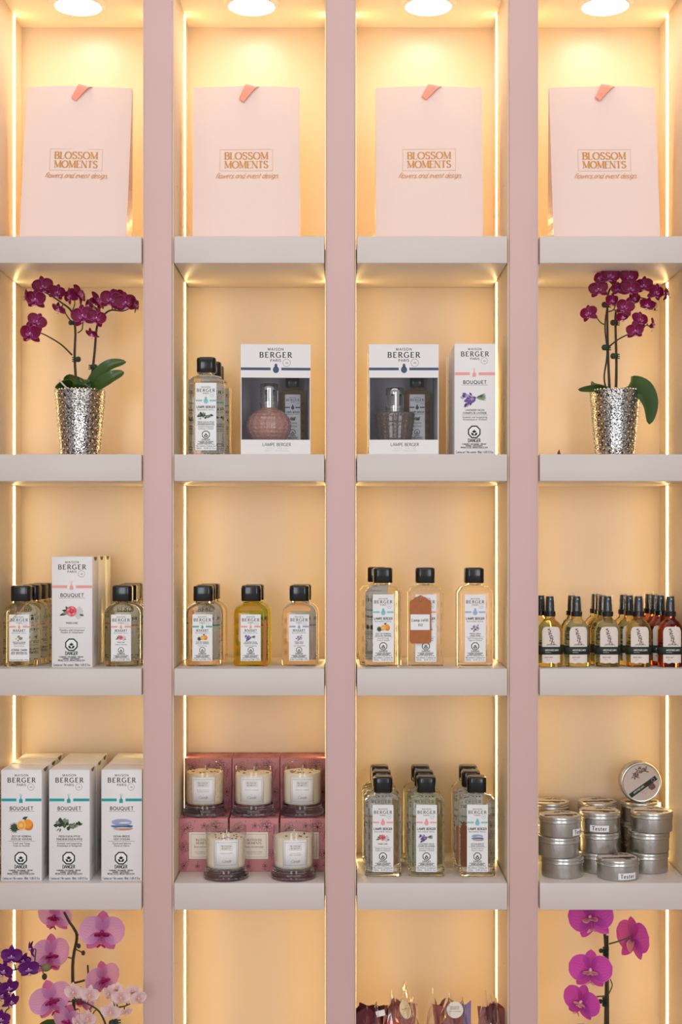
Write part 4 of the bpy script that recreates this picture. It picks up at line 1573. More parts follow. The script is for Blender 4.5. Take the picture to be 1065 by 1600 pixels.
def make_candle(label, waxm, fill, tilt, dark, scent):
    root = thing('jar_candle', label, 'candle', 'cream jar candles')
    b = MB()
    b.lathe([(JR - .0022, .0240), (JR - .0004, .0240), (JR, .0245), (JR, JH - .001), (JR - .0008, JH), (JR - .0018, JH - .001)], 48, close=True)
    b.build('jar', jar_glass, root, 40)
    b = MB()
    b.lathe([(.036, 0), (.0422, .001), (.0434, .004), (.0428, .0085), (.0402, .0115), (JR - .0003, .0150), (JR - .0002, .0238), (JR - .003, .0232), (JR - .006, .0185), (.020, .0168), (.004, .0166)], 48)
    b.build('jar_base', base_glass, root, 40)
    w = MB()
    rin = JR - .0024
    w.lathe([(.004, .0172), (.020, .0174), (rin - .0046, .0192), (rin - .0008, .0242), (rin, .03), (rin, fill - .0005), (rin - .001, fill), (rin * .6, fill - .0006), (.003, fill - .001)], 48)
    w.build('wax', waxm, root, 40)
    k = MB()
    k.tube([(0, 0, fill - .002), (.0006, 0, fill + .006), (.0014, .0004, fill + .0115)], .0009, 6)
    k.build('wick', wick_mat, root)
    rng = random.Random(len(label))
    d = MB()
    for i in range(16 if dark else 7):
        a, r = rng.uniform(0, 6.28), rin * rng.uniform(.35, .92)
        d.sphere((r * math.cos(a), r * math.sin(a), fill + .0006), rng.uniform(.0012, .0034), rng.uniform(.0008, .0016), .0009, 6, 4)
    o = d.build('dried_petals', botanical, root)
    o['kind'] = 'stuff'
    lb, ls, t = MB(), MB(), MB()
    R_ = JR + .0004
    n = 12
    hw, z0, z1 = .0242, .0265, .0775
    V = [(-hw + 2 * hw * i / n, 0, z) for z in (z0, z1) for i in range(n + 1)]
    lb.add(V, [(i, i + 1, n + 2 + i, n + 1 + i) for i in range(n)])
    for q in (0, n):
        pass
    for i in range(8):
        a, c = -hw + .004 + (2 * hw - .008) * i / 8, -hw + .004 + (2 * hw - .008) * (i + 1) / 8
        rect(ls, a, c, z0 + .004, z0 + .0046, 0)
        rect(ls, a, c, z1 - .0046, z1 - .004, 0)
    rect(ls, -hw + .004, -hw + .0045, z0 + .004, z1 - .004, 0)
    rect(ls, hw - .0045, hw - .004, z0 + .004, z1 - .004, 0)
    text(t, 'BLOSSOM', 0, z0 + .0385, .003, 0, 0, .18, .07, serif=True, width=.0185)
    text(t, 'MOMENTS', 0, z0 + .0343, .003, 0, 0, .18, .07, serif=True, width=.0185)
    for i in range(4):
        a, c = -.0115 + .00575 * i, -.0115 + .00575 * (i + 1)
        rect(t, a, c, z0 + .0325, z0 + .0328, 0)
        rect(t, a, c, z0 + .0427, z0 + .043, 0)
    rect(t, -.0115, -.0112, z0 + .0325, z0 + .043, 0)
    rect(t, .0112, .0115, z0 + .0325, z0 + .043, 0)
    for i, s in enumerate(scent):
        text(t, s, 0, z0 + .0258 - i * .0034, .002, 0, 0, .12, .1, width=min(.030, text_width(s, .1) * .0024))
    disc(t, 0, z0 + .0175, .0005, 0, 0, n=8)
    text(t, 'Candle', 0, z0 + .0095, .0052, 0, 0, .09, .06, shear=.45, track=.0)

    def wrap(off):
        return lambda p: ((R_ + off) * math.sin(p.x / R_), -(R_ + off) * math.cos(p.x / R_), p.z)
    lb.move(wrap(0))
    ls.move(wrap(.0002))
    t.move(wrap(.0002))
    lo = lb.build('label', paper, root, 60)
    sm = lo.modifiers.new('thickness', 'SOLIDIFY')
    sm.thickness = .0002
    sm.offset = -1
    ls.build('label_border', silver_line, lo, 0, recalc=False)
    t.build('lettering', gold_ink, lo, 0, recalc=False)
    return root


CANDLES = [(353, .0402, 0, 'jar candle with dried petals on cream wax, front left on the shelf', wax, .078, 1, ['SANDALWOOD'], .10),
           (458.5, .0402, 0, 'jar candle with smooth cream wax, front right on the shelf', wax, .0795, 0, ['EUCALYPTUS', 'AND LAVENDER'], .12),
           (320, .1292, 1, 'jar candle with mottled honey wax on the left pink box', wax_mottled, .0835, 1, ['BLACK VANILLA', 'SANDALWOOD'], .0),
           (396, .1292, 1, 'jar candle with visible wick on the middle pink box', wax, .081, 0, ['PEONY & JASMINE'], -.04),
           (472, .1292, 1, 'jar candle with dark petals on the right pink box', wax, .0835, 1, ['COASTAL AMBER'], .02)]
for px, y, lev, lab, wm, fill, dk, sc, yaw in CANDLES:
    o = make_candle(lab, wm, fill, 0, dk, sc)
    o.location = (PXW(px, y), y, zb0 + (QH + .0009 if lev else .0003))
    o.rotation_euler = (0, 0, yaw)

# ------------------------------------------------------------------ metal tins
tin_metal = mat('brushed_aluminium', (196, 194, 190), 0.3, 1.0, var=0.05, vscale=40, bump=0.12, bscale=260)
tin_label = mat('pale_tin_label', (206, 192, 184), 0.45, var=0.04, vscale=60)
band_green = mat('dark_bottle_green_paper', (34, 42, 34), 0.55)
brown_ink = mat('brown_botanical_ink', (112, 88, 80), 0.6)
white_ink = mat('white_ink', (232, 230, 224), 0.5)
TR, TH = .0405, .0385


def make_tin(label):
    root = thing('metal_tin', label, 'tin', 'round aluminium tins')
    b = MB()
    b.lathe([(TR - .0035, 0), (TR - .0018, .0004), (TR - .0012, .002), (TR - .0012, TH - .0125), (TR - .003, TH - .0118), (TR - .003, TH - .002)], 48)
    b.build('tin_body', tin_metal, root, 35)
    l = MB()
    l.lathe([(TR - .001, TH - .0122), (TR, TH - .0118), (TR + .0004, TH - .0108), (TR - .0003, TH - .0098), (TR - .0003, TH - .0058), (TR + .0003, TH - .005), (TR - .0004, TH - .0042),
             (TR - .0004, TH - .0022), (TR - .0012, TH - .0004), (TR - .0025, TH), (TR - .004, TH - .0006), (.006, TH - .0008)], 48)
    lid = l.build('lid', tin_metal, root, 35)
    d = MB()
    d.lathe([(TR - .0048, TH - .0007), (TR - .0048, TH - .0004), (.004, TH - .0004)], 36)
    d.build('lid_label', tin_label, lid, 0)
    s = MB()
    s.box(-.0335, .030, -.013, -.004, TH - .0003, TH + .0001)
    s.build('green_band', band_green, lid, 0)
    t = MB()
    text(t, 'APOTHECARY', -.012, -.0095, .0032, 0, 0, .18, .12, width=.026)
    ring(t, .022, -.0085, .003, .0003, 0)
    t.move(lambda p: (p.x, p.z, TH + .00025))
    t.build('band_lettering', white_ink, lid, 0, recalc=False)
    g = MB()
    rng = random.Random(4)
    for i in range(46):
        a = i / 45
        x, z = -.006 + .030 * a + rng.uniform(-.003, .003), .004 + .024 * math.sin(a * 1.4 + .5) - .012 * a * a + rng.uniform(-.004, .004)
        leaf2d(g, x, z, rng.uniform(.004, .009), .002, rng.uniform(0, 6.28), -rng.random() * .0001)
    leaf2d(g, .008, -.024, .017, .015, .9, 0)
    text(g, 'BODY BALM', -.002, -.0185, .0024, 0, 0, .12, .1)
    text(g, '250 ml', -.004, -.0225, .0018, 0, 0, .12, .1)
    g.move(lambda p: (p.x, p.z, TH - .0002 - p.y) if math.hypot(p.x, p.z) < TR - .006 else (p.x * (TR - .006) / math.hypot(p.x, p.z), p.z * (TR - .006) / math.hypot(p.x, p.z), TH - .0002 - p.y))
    g.build('botanical_print', brown_ink, lid, 0, recalc=False)
    return root


def tester(root, ang):
    s, t = MB(), MB()
    n = 8
    R_ = TR - .0002
    hw = .0185
    s.add([(-hw + 2 * hw * i / n, 0, z) for z in (.0035, .0158) for i in range(n + 1)], [(i, i + 1, n + 2 + i, n + 1 + i) for i in range(n)])
    text(t, 'Tester', 0, .0062, .0072, 0, 0, .17, .11, serif=True, width=.0285)
    s.move(lambda p: (R_ * math.sin(p.x / R_ + ang), -R_ * math.cos(p.x / R_ + ang), p.z))
    t.move(lambda p: ((R_ + .0002) * math.sin(p.x / R_ + ang), -(R_ + .0002) * math.cos(p.x / R_ + ang), p.z))
    lb = s.build('tester_label', paper, root, 60)
    t.build('lettering', ink, lb, 0, recalc=False)


tp = make_tin('')
stacks = [  # (px of each tin from the bottom up, depth, name of the stack)
    ((878, 871.8, 874.8), .059, 'front left stack'),
    ((935, 936.4, 936), .099, 'front middle stack'),
    ((1011, 1012.7, 1017.6), .099, 'front right stack'),
    ((859, 860, 858), .196, 'rear left stack'),
    ((931, 934, 933), .199, 'rear middle stack'),
    ((1001, 1000, 1001), .199, 'rear right stack')]
lev3 = ['bottom', 'middle', 'top']
for si, (pxs, y, nm) in enumerate(stacks):
    for k, px in enumerate(pxs):
        tw = random.Random(si * 5 + k).uniform(-.35, .2)
        o = place(tp, (PXW(px, y), y, zb0 + .0003 + k * (TH + .0004)), 0, 'round aluminium tin at the %s of the %s' % (lev3[k], nm))
        for ch in o.children:
            if ch.name.startswith('lid'):
                ch.rotation_euler = (0, 0, tw)
        if k == 2 and si == 0:
            tester(o, .92)
            o['label'] = 'aluminium tin with half-hidden tester sticker atop the front left stack'
        if k == 2 and si == 1:
            tester(o, -.18)
            o['label'] = 'aluminium tin with tester sticker atop the front middle stack'
o = place(tp, (PXW(964.8, .042), .0415, zb0 + .0003), 0, 'single aluminium tin with tester sticker standing alone at the shelf edge')
tester(o, .28)
# one tin balanced on its rim on the rear right stack, lid towards the room
o = copy_tree(tp)
for ch in o.children:
    ch.rotation_euler = (0, 0, 0)
o['label'] = 'aluminium tin standing on its rim, green-banded lid facing out'
zt = zb0 + 3 * (TH + .0004) + TR + .0008
o.matrix_world = Matrix.Translation((PXW(1001.3, .165), .163 + TH, zt)) @ Matrix.Rotation(math.radians(90), 4, 'X') @ Matrix.Rotation(.62, 4, 'Z') @ Matrix.Rotation(0, 4, 'Y')

# ------------------------------------------------------------------ spray bottles
smoke_plastic = mat('smoky_grey_sprayer', (30, 35, 43), 0.2, coat=0.4)
over_film = clear_film('clear_overcap', (.97, .97, .98), .06, 1.45, 1.0)
FW, FD, FR = .0478, .031, .0150
spray_liq = {'yellow': mat('glass_yellow_mist', (250, 238, 176), 0.0, trans=1.0, ior=1.38),
             'olive': mat('glass_olive_mist', (238, 234, 188), 0.0, trans=1.0, ior=1.38),
             'gold': mat('glass_gold_mist', (250, 226, 148), 0.0, trans=1.0, ior=1.38),
             'amber': mat('glass_amber_mist', (226, 132, 74), 0.0, trans=1.0, ior=1.38)}
label_beige = mat('beige_arch_label', (226, 214, 204), 0.5)


def make_spray(liq):
    root = thing('spray_bottle', '', 'bottle', 'green-banded spray bottles')
    b = MB()
    lo = [(FW - .005, FD - .005, .012, 0), (FW - .001, FD - .001, FR, .0015), (FW, FD, FR, .004), (FW, FD, FR, .066), (FW - .0015, FD - .001, FR, .072), (FW - .006, FD - .003, .0138, .0785),
          (FW - .014, FD - .007, .0118, .0845), (FW - .023, FD - .0105, .0101, .0885), (.0195, .0195, .0097, .0915), (.0185, .0185, .0092, .0930), (.0185, .0185, .0092, .0985)]
    b.loft([rrect(w, d, r, z, 6, 0, FD / 2) for w, d, r, z in lo])
    b.build('glass_body', spray_liq[liq], root, 50)
    c = MB()
    n = 36
    prof = [(.0098, 0), (.0106, .0005), (.0106, .0088), (.0096, .0098), (.0088, .0098)]
    c.loft([[((r * (1 + (.02 if i % 2 else 0))) * math.cos(2 * math.pi * i / n), FD / 2 + (r * (1 + (.02 if i % 2 else 0))) * math.sin(2 * math.pi * i / n), .0955 + z) for i in range(n)] for r, z in prof])
    c.build('collar', cap_black, root, 20)
    h = MB()
    h.lathe([(.0084, .1054), (.0083, .114), (.0078, .1265), (.0070, .1335), (.003, .134)], 24, cy=FD / 2)
    hd = h.build('spray_head', smoke_plastic, root, 40)
    nz = MB()
    nz.lathe([(.0016, 0), (.0016, .0012), (.0004, .0013)], 10)
    nz.move(lambda p: (p.x, FD / 2 - .0076 - p.z, .1285 + p.y))
    nz.build('nozzle', mat('pale_nozzle', (170, 178, 186), .3), hd, 40)
    oc = MB()
    oc.lathe([(.0096, .1053), (.0093, .1360), (.0085, .1372), (.002, .1374)], 28, cy=FD / 2, cap0=False)
    oc.build('overcap', over_film, root, 40)
    # paper label and wrap-round band

    def surf(x, off):
        ax = abs(x)
        f = FW / 2 - FR
        if ax <= f:
            return (x, -off)
        a = (ax - f) / FR
        a = min(a, 1.3)
        return (math.copysign(f + (FR + off) * math.sin(a), x), FR - (FR + off) * math.cos(a))
    lw, z0, z1 = .0345, .0078, .0765
    L, G, T = MB(), MB(), MB()
    n = 14
    up, dn = [], []
    for i in range(n + 1):
        x = -lw / 2 + lw * i / n
        e = max(0, abs(x) - lw / 2 + .008)
        up.append((x, z1 - (.008 - math.sqrt(max(0, .008 ** 2 - e * e))) * 1.1))
        dn.append((x, z0 + .0009 * math.sin(i * 1.1)))
    L.add([(p[0], 0, p[1]) for p in dn + up], [(i, i + 1, n + 2 + i, n + 1 + i) for i in range(n)])
    L.move(lambda p: (*surf(p.x, .0003), p.z))
    rng = random.Random(9)
    for i in range(60):
        t = i / 59
        x = .0045 - .009 * t + rng.uniform(-.0042, .0042) * (1.1 - t * .75)
        z = .043 + .029 * t
        leaf2d(G, x, z, rng.uniform(.0016, .0034), .0017, rng.uniform(0, 6.28), -rng.random() * .0001, 0 if i % 3 else 1)
    line_path(G, [(-.010, .0415), (.0, .0422), (.012, .0412)], .0005, 0)
    for i in range(7):
        leaf2d(G, -.008 + i * .003, .0412, .004, .0012, 1.0 + .2 * i, 0)
    text(T, 'BODY MIST', -.0045, .0175, .0022, 0, 0, .16, .12)
    text(T, '120 ml', -.006, .0132, .0018, 0, 1, .12, .1)
    for mb in (G, T):
        mb.move(lambda p: (*surf(p.x, .0005 - p.y), p.z))
    lb = L.build('label', label_beige, root, 60)
    G.build('plant_print', [brown_ink, ink_grey], lb, 0, recalc=False)
    T.build('lettering', [ink, ink_grey], lb, 0, recalc=False)
    Bd = MB()
    Bd.loft([rrect(FW + .0016, FD + .0016, FR + .0008, z, 6, 0, FD / 2) for z in (.0240, .0386)], cap0=False, cap1=False)
    bo = Bd.build('green_band', band_green, root, 40)
    sm = bo.modifiers.new('thickness', 'SOLIDIFY')
    sm.thickness = .0004
    T2 = MB()
    text(T2, 'APOTHECARY', .001, .0308, .0030, 0, 0, .2, .14, width=.0255)
    text(T2, 'NATURALS', -.006, .0272, .0016, 0, 0, .12, .1)
    T2.move(lambda p: (*surf(p.x, .0012), p.z))
    T2.build('band_lettering', white_ink, bo, 0, recalc=False)
    return root


sp = {k: make_spray(k) for k in spray_liq}
files = [(858, ['yellow', 'yellow'], 'leftmost file of sprays', [0, -.012]),
         (900.5, ['olive', 'olive'], 'second file of sprays', [0, -.004]),
         (948, ['olive', 'gold', 'gold', 'yellow'], 'third file of sprays', [0, -.003, -.002, -.002]),
         (995.7, ['gold', 'yellow', 'yellow'], 'fourth file of sprays', [0, -.008, -.012]),
         (1046, ['amber', 'amber', 'amber', 'amber'], 'rightmost file of sprays', [0, -.011, -.013, -.014])]
nth = ['front', 'second', 'third', 'last']
yn = {'yellow': 'yellow', 'olive': 'pale olive', 'gold': 'golden', 'amber': 'red-amber'}
for px, liqs, nm, jit in files:
    for k, lq in enumerate(liqs):
        y = .022 + .0375 * k
        place(sp[lq], (PXW(px, .022 + .015) + jit[k] + .0012, y, Z_SHELF[2] + .0003), random.Random(int(px) + k).uniform(-.06, .1), '%s spray bottle with green band, %s in the %s' % (yn[lq], nth[k], nm))

# ------------------------------------------------------------------ orchids
def petal_geo(L, W, a, bb, cup, curl, nu=6, nv=9, claw=.06, ruffle=0.0, ph=0.0):
    """petal growing along +z from the origin, facing -y; returns verts, faces, petal coordinates"""
    V, F, A = [], [], []
    for j in range(nv + 1):
        t = j / nv
        w = W * .5 * (claw + (1 - claw) * math.sin(math.pi * min(1, t ** a * .985 + .0)) ** bb) if j < nv else W * .02
        for i in range(nu + 1):
            u = -1 + 2 * i / nu
            x = u * w
            z = L * t
            y = -cup * (u * u) * w * 1.2 + curl * (t ** 2) * L + ruffle * math.sin(5 * t + 3 * u + ph) * t * L
            V.append((x, y, z))
            A.append((min((1 - abs(u)) * (w / (W * .5)), (1 - t) * 1.6), t, u * .5 + .5, 1))
    for j in range(nv):
        for i in range(nu):
            q = j * (nu + 1) + i
            F.append((q, q + 1, q + nu + 2, q + nu + 1))
    return V, F, A


def petal_mesh(name, pieces, material):
    """pieces: list of (verts, faces, attrs, matrix)"""
    V, F, A = [], [], []
    for v, f, a, M in pieces:
        b_ = len(V)
        V += [tuple(M @ Vector(p)) for p in v]
        F += [tuple(b_ + i for i in q) for q in f]
        A += a
    me = bpy.data.meshes.new(name)
    me.from_pydata(V, [], F)
    at = me.color_attributes.new('petal', 'FLOAT_COLOR', 'POINT')
    flat_ = [c for q in A for c in q]
    at.data.foreach_set('color', flat_)
    me.polygons.foreach_set('use_smooth', [True] * len(me.polygons))
    me.materials.append(material)
    me.update()
    return me


def RY(deg):
    return Matrix.Rotation(math.radians(deg), 4, 'Y')


def RX(deg):
    return Matrix.Rotation(math.radians(deg), 4, 'X')


def flower_family(kind, pm, lipm, sm=None):
    """meshes of one orchid flower, petal length 1, facing -y"""
    sm = sm or pm
    if kind == 'small':
        sep = petal_geo(1.0, .62, .82, .75, .25, .12, ruffle=.04)
        side = petal_geo(1.0, .66, .82, .75, .2, .22, ruffle=.05, ph=1)
        pet = petal_geo(1.02, 1.12, .82, .58, .2, .05, 8, 10, ruffle=.035, ph=2)
        dsep, dside, dpet = 2, 130, 68
    else:
        sep = petal_geo(.98, .66, .9, .7, .12, .05)
        side = petal_geo(.98, .62, .85, .8, .15, .08, ph=1)
        pet = petal_geo(1.04, 1.3, .88, .52, .05, .0, 8, 11, ruffle=.015)
        dsep, dside, dpet = 0, 142, 76
    back = Matrix.Translation((0, .03, 0))
    mS = petal_mesh('flower', [(*sep, back @ RY(dsep)), (*side, back @ RY(dside)), (*side, back @ RY(-dside))], sm)
    mL = petal_mesh('petal', [(*pet, RY(-dpet) @ Matrix.Scale(1, 4))], pm)
    mR = petal_mesh('petal', [(*pet, RY(dpet))], pm)
    k = 1.0 if kind == 'small' else 1.05
    mid = petal_geo(.52 * k, .42 * k, .9, .7, -.3, -.35)
    lob = petal_geo(.36 * k, .34 * k, .8, .6, .6, -.3)
    tip = petal_geo(.22 * k, .10 * k, .8, .6, .2, -.6)
    col = Matrix.Translation((0, -.04, -.02))
    pcs = [(*mid, col @ RX(38) @ RY(180)), (*lob, col @ RX(50) @ RY(62)), (*lob, col @ RX(50) @ RY(-62)), (*lob, col @ RX(75) @ RY(0)),
           (*tip, col @ Matrix.Translation((0, -.26 * k, -.40 * k)) @ RY(120)), (*tip, col @ Matrix.Translation((0, -.26 * k, -.40 * k)) @ RY(-120))]
    mLip = petal_mesh('lip', pcs, lipm)
    c = MB()
    c.sphere((0, -.10 * k, .05 * k), .075 * k, .13 * k, .085 * k, 8, 6)
    return {'s': mS, 'l': mL, 'r': mR, 'lip': mLip, 'col': c, 'cm': None}


stem_green = mat('orchid_stem_green', (74, 86, 40), 0.5, var=0.15, vscale=60)
stem_dark = mat('dark_olive_stem', (52, 42, 28), 0.5, var=0.2, vscale=60)
leaf_green = mat('glossy_orchid_leaf', (54, 82, 28), 0.3, var=0.18, vscale=14, coat=0.3)
clip_green = mat('dark_green_plant_clip', (34, 50, 38), 0.45)
bud_green = mat('orchid_bud', (120, 110, 70), 0.5)
column_mat = mat('flower_column_pale', (236, 208, 220), 0.5)


def make_family(kind, pm, lipm, colm, sm=None):
    f = flower_family(kind, pm, lipm, sm)
    f['cm'] = f['col'].mesh('column', [colm])
    return f


magenta = petal_mat('burgundy_orchid_petal', (112, 6, 46), (206, 110, 160), (164, 26, 116), .07, .16, .2)
magenta_lip = petal_mat('pink_orchid_lip', (214, 110, 186), (244, 214, 232), (150, 20, 80), .2, .2, .2)
FAM_BURG = make_family('small', magenta, magenta_lip, column_mat)
purple_p = petal_mat('deep_purple_petal', (96, 18, 108), (150, 70, 160), (120, 24, 120), .06, .2, .22)
purple_l = petal_mat('purple_lip', (190, 120, 200), (230, 200, 232), (110, 20, 110), .2, .2, .2)
FAM_PURP = make_family('small', purple_p, purple_l, column_mat)
white_p = petal_mat('white_pink_petal', (238, 214, 214), (250, 240, 236), (226, 160, 176), .12, .2, .3)
white_l = petal_mat('yellow_lip', (240, 200, 150), (250, 226, 190), (200, 90, 40), .2, .2, .2)
FAM_WHITE = make_family('small', white_p, white_l, mat('pale_column', (246, 230, 220), .5))
pale_p = petal_mat('pale_mauve_petal', (226, 176, 220), (242, 208, 228), (208, 122, 192), .04, .25, .4)
pale_s = petal_mat('rosy_sepal', (206, 118, 178), (228, 170, 204), (184, 76, 150), .05, .28, .4)
pale_l = petal_mat('crimson_lip', (168, 22, 96), (206, 90, 150), (120, 8, 50), .1, .2, .15)
FAM_PALE = make_family('big', pale_p, pale_l, mat('crimson_column', (170, 40, 110), .5), pale_s)
hot_p = petal_mat('orchid_pink_petal', (206, 84, 190), (228, 140, 206), (176, 40, 150), .03, .26, .35)
hot_s = petal_mat('orchid_pink_sepal', (204, 78, 176), (226, 130, 200), (160, 30, 130), .04, .26, .35)
hot_l = petal_mat('peach_red_lip', (222, 150, 150), (240, 200, 190), (150, 20, 50), .15, .3, .15)
FAM_HOT = make_family('big', hot_p, hot_l, mat('peach_column', (238, 190, 196), .5), hot_s)


def flower(root, fam, pos, r, yaw=0, pitch=0, roll=0, stem=None):
    o = link('flower', fam['s'], root, pos, (math.radians(pitch), math.radians(roll), math.radians(yaw)))
    o.scale = (r, r, r)
    link('petal', fam['l'], o)
    link('petal', fam['r'], o)
    link('lip', fam['lip'], o)
    link('column', fam['cm'], o)
    if stem:
        R_ = o.rotation_euler.to_matrix()
        bk = Vector(pos) + R_ @ Vector((0, r * .08, 0))
        bk2 = Vector(pos) + R_ @ Vector((0, r * .55, -.15 * r))
        q = min(stem, key=lambda p: (Vector(p) - bk2).length)
        t = MB()
        t.tube([bk, bk2, (bk2 + Vector(q)) / 2 + Vector((0, .0, .003)), Vector(q)], [.0011, .0014], 6, smooth=3)
        t.build('pedicel', stem_green, root)
    return o


def stem_tube(root, pts, r0, r1, m=None, name='stem'):
    t = MB()
    t.tube(pts, [r0, r1], 8, smooth=5)
    t.build(name, m or stem_dark, root)
    return [tuple(p) for p in catmull([Vector(p) for p in pts], 5)]


def leaf_blade(root, pts, W, side, th=.0012, fold=.25):
    P = catmull([Vector(p) for p in pts], 5)
    n = len(P)
    loops = []
    side = Vector(side).normalized()
    for i, p in enumerate(P):
        t = i / (n - 1)
        d = (P[min(i + 1, n - 1)] - P[max(i - 1, 0)]).normalized()
        s = (side - d * side.dot(d)).normalized()
        nn = s.cross(d).normalized()
        w = W / 2 * (max(.04, math.sin(math.pi * min(1, (.12 + .88 * t) ** 1.0)) ** .6) if t < 1 else .04)
        lp = [p + s * (w * u) + nn * (abs(u) * fold * w + th) for u in (-1, -.5, 0, .5, 1)]
        lp += [p + s * (w * u) + nn * (abs(u) * fold * w - th) for u in (1, .5, 0, -.5, -1)]
        loops.append(lp)
    b_ = MB()
    b_.loft(loops)
    return b_.build('leaf', leaf_green, root, 60)


def clip(root, pos, sx=1, s=1.0):
    c = MB()
    x, y, z = pos
    c.sphere((x, y - .006, z), .0056 * s, .005 * s, .0058 * s, 10, 7)
    for k in (-1, 0, 1):
        c.tube([(x + sx * .003, y - .005, z + k * .0034 * s), (x + sx * .008 * s, y - .0045, z + k * .0038 * s), (x + sx * .0125 * s, y - .002, z + k * .0036 * s)], .0011 * s, 5, smooth=2)
    c.sphere((x + sx * .006, y - .002, z), .0045 * s, .0045 * s, .0058 * s, 8, 6)
    c.build('stem_clip', clip_green, root)


# mercury-glass pot
merc = mat('mercury_glass', (206, 200, 190), 0.16, 1.0)
_nt = merc.node_tree
_p = _nt.nodes['Principled BSDF']
_tc = _nt.nodes.new('ShaderNodeTexCoord')
_n = _nt.nodes.new('ShaderNodeTexNoise')
_n.inputs['Scale'].default_value = 360
_n.inputs['Detail'].default_value = 3
_r = _nt.nodes.new('ShaderNodeValToRGB')
_r.color_ramp.elements[0].position = .41
_r.color_ramp.elements[0].color = (.05, .045, .04, 1)
_r.color_ramp.elements[1].position = .52
_r.color_ramp.elements[1].color = (.62, .60, .58, 1)
_b = _nt.nodes.new('ShaderNodeBump')
_b.inputs['Strength'].default_value = .55
_b.inputs['Distance'].default_value = .0016
_n2 = _nt.nodes.new('ShaderNodeTexNoise')
_n2.inputs['Scale'].default_value = 260
_nt.links.new(_tc.outputs['Object'], _n.inputs['Vector'])
_nt.links.new(_tc.outputs['Object'], _n2.inputs['Vector'])
_nt.links.new(_n.outputs['Fac'], _r.inputs['Fac'])
_nt.links.new(_r.outputs['Color'], _p.inputs['Base Color'])
_nt.links.new(_n2.outputs['Fac'], _b.inputs['Height'])
_nt.links.new(_b.outputs['Normal'], _p.inputs['Normal'])
bead_mat = mat('silvered_glass_beads', (214, 206, 190), 0.12, 1.0)
bark = mat('bark_potting_mix', (70, 50, 36), 0.9, var=0.4, vscale=150, bump=0.6, bscale=150)
PR0, PR1, PHT = .0375, .0490, .1300


def silver_pot(root):
    b_ = MB()
    b_.lathe([(PR0 - .003, 0), (PR0, .0008), (PR0 + .0006, .004), (PR1, PHT - .002), (PR1 - .0008, PHT), (PR1 - .003, PHT - .0015), (PR1 - .005, PHT - .02), (PR0 - .003, .006)], 48)
    b_.build('pot', merc, root, 50)
    h = MB()
    for k in range(15):
        z = .007 + k * .0081
        r = PR0 + (PR1 - PR0) * z / PHT
        for i in range(20):
            a = 2 * math.pi * (i + .5 * (k % 2)) / 20
            h.sphere((r * math.cos(a), r * math.sin(a), z), .0018, .0018, .0018, 6, 4)
    o_ = h.build('hobnails', bead_mat, root, 60)
    o_['kind'] = 'stuff'
    h = MB()
    for i in range(40):
        a = 2 * math.pi * i / 40
        h.sphere(((PR1 - .001) * math.cos(a), (PR1 - .001) * math.sin(a), PHT), .0027, .0027, .0024, 6, 4)
    o_ = h.build('beaded_rim', bead_mat, root, 60)
    o_['kind'] = 'stuff'
    s = MB()
    s.lathe([(PR1 - .0055, PHT - .02), (PR1 - .0052, PHT - .013), (.02, PHT - .008), (.003, PHT - .007)], 24)
    s.build('potting_mix', bark, root)


def L_(root_loc, px, py, y):
    """photo position at depth y, relative to the plant"""
    return Vector((PXW(px, y), y, PZW(py, y))) - Vector(root_loc)


# plant in the left bay
yp = .105
loc = (PXW(125.5, yp), yp, Z_SHELF[1] + .0003)
pl = thing('potted_orchid', 'burgundy moth orchid with arching left spray in a silver speckled pot', 'orchid', 'potted burgundy orchids', loc)
silver_pot(pl)
Q = lambda px, py, dy=0.0: L_(loc, px, py, yp + dy)
s1 = stem_tube(pl, [Q(120, 612), Q(116.6, 558), Q(117.6, 515), Q(111.7, 487), Q(96, 473, -.01), Q(78, 461, -.015), Q(66, 455, -.02)], .0028, .0011)
s2 = stem_tube(pl, [Q(112.7, 555), Q(95, 538, -.008), Q(71, 523.5, -.014), Q(58, 519, -.015)], .0018, .0010)
s3 = stem_tube(pl, [Q(121.5, 520), Q(128, 515, -.004), Q(129.4, 505, -.008)], .0014, .001, stem_green)
s4 = stem_tube(pl, [Q(143.2, 592), Q(148, 548), Q(151, 513), Q(158, 497, -.004), Q(172, 485, -.008), Q(191.6, 486, -.012), Q(206, 480, -.014)], .0028, .0010)
s5 = stem_tube(pl, [Q(111.7, 503), Q(103, 491), Q(101, 483)], .0014, .001, stem_green)
s6 = stem_tube(pl, [Q(112, 487), Q(116.5, 476), Q(116, 462)], .0014, .001, stem_green)
allst = s1 + s2 + s3 + s4 + s5 + s6
R0 = .0214
for px, py, dy, k, yaw, pit, rol in (
        (67, 448, -.030, 1.0, 10, 8, -12), (55.5, 468, -.036, 1.02, -8, 12, 6), (41, 463, -.026, .75, -68, 5, -10), (89, 457, -.026, .8, 30, 10, 10),
        (110, 463, -.026, .85, -40, 8, -18), (123.5, 460, -.010, 1.0, 60, -15, 30), (92, 483, -.026, .75, -20, 45, 20), (57, 503, -.030, .95, 15, -4, 25),
        (47.6, 521.5, -.034, 1.05, -12, 10, 5), (129.4, 494, -.036, 1.12, 0, 3, -10), (150, 497, -.034, .95, 22, 10, 15), (152, 471, -.008, 1.0, 50, -25, 40),
        (173, 468.5, -.032, 1.05, 5, 8, 12), (196, 473, -.034, 1.0, 12, 8, -8), (210.5, 477, -.026, .8, 72, 5, 10), (144, 522, -.016, .7, -30, 50, 10),
        (58, 447, -.018, .7, -60, -10, 20), (185, 462, -.020, .75, 40, -20, -20), (139, 478, -.022, .7, -50, 0, 30)):
    flower(pl, FAM_BURG, Q(px, py, dy), R0 * k, yaw, pit, rol, allst)
clip(pl, Q(123, 562, 0), -1)
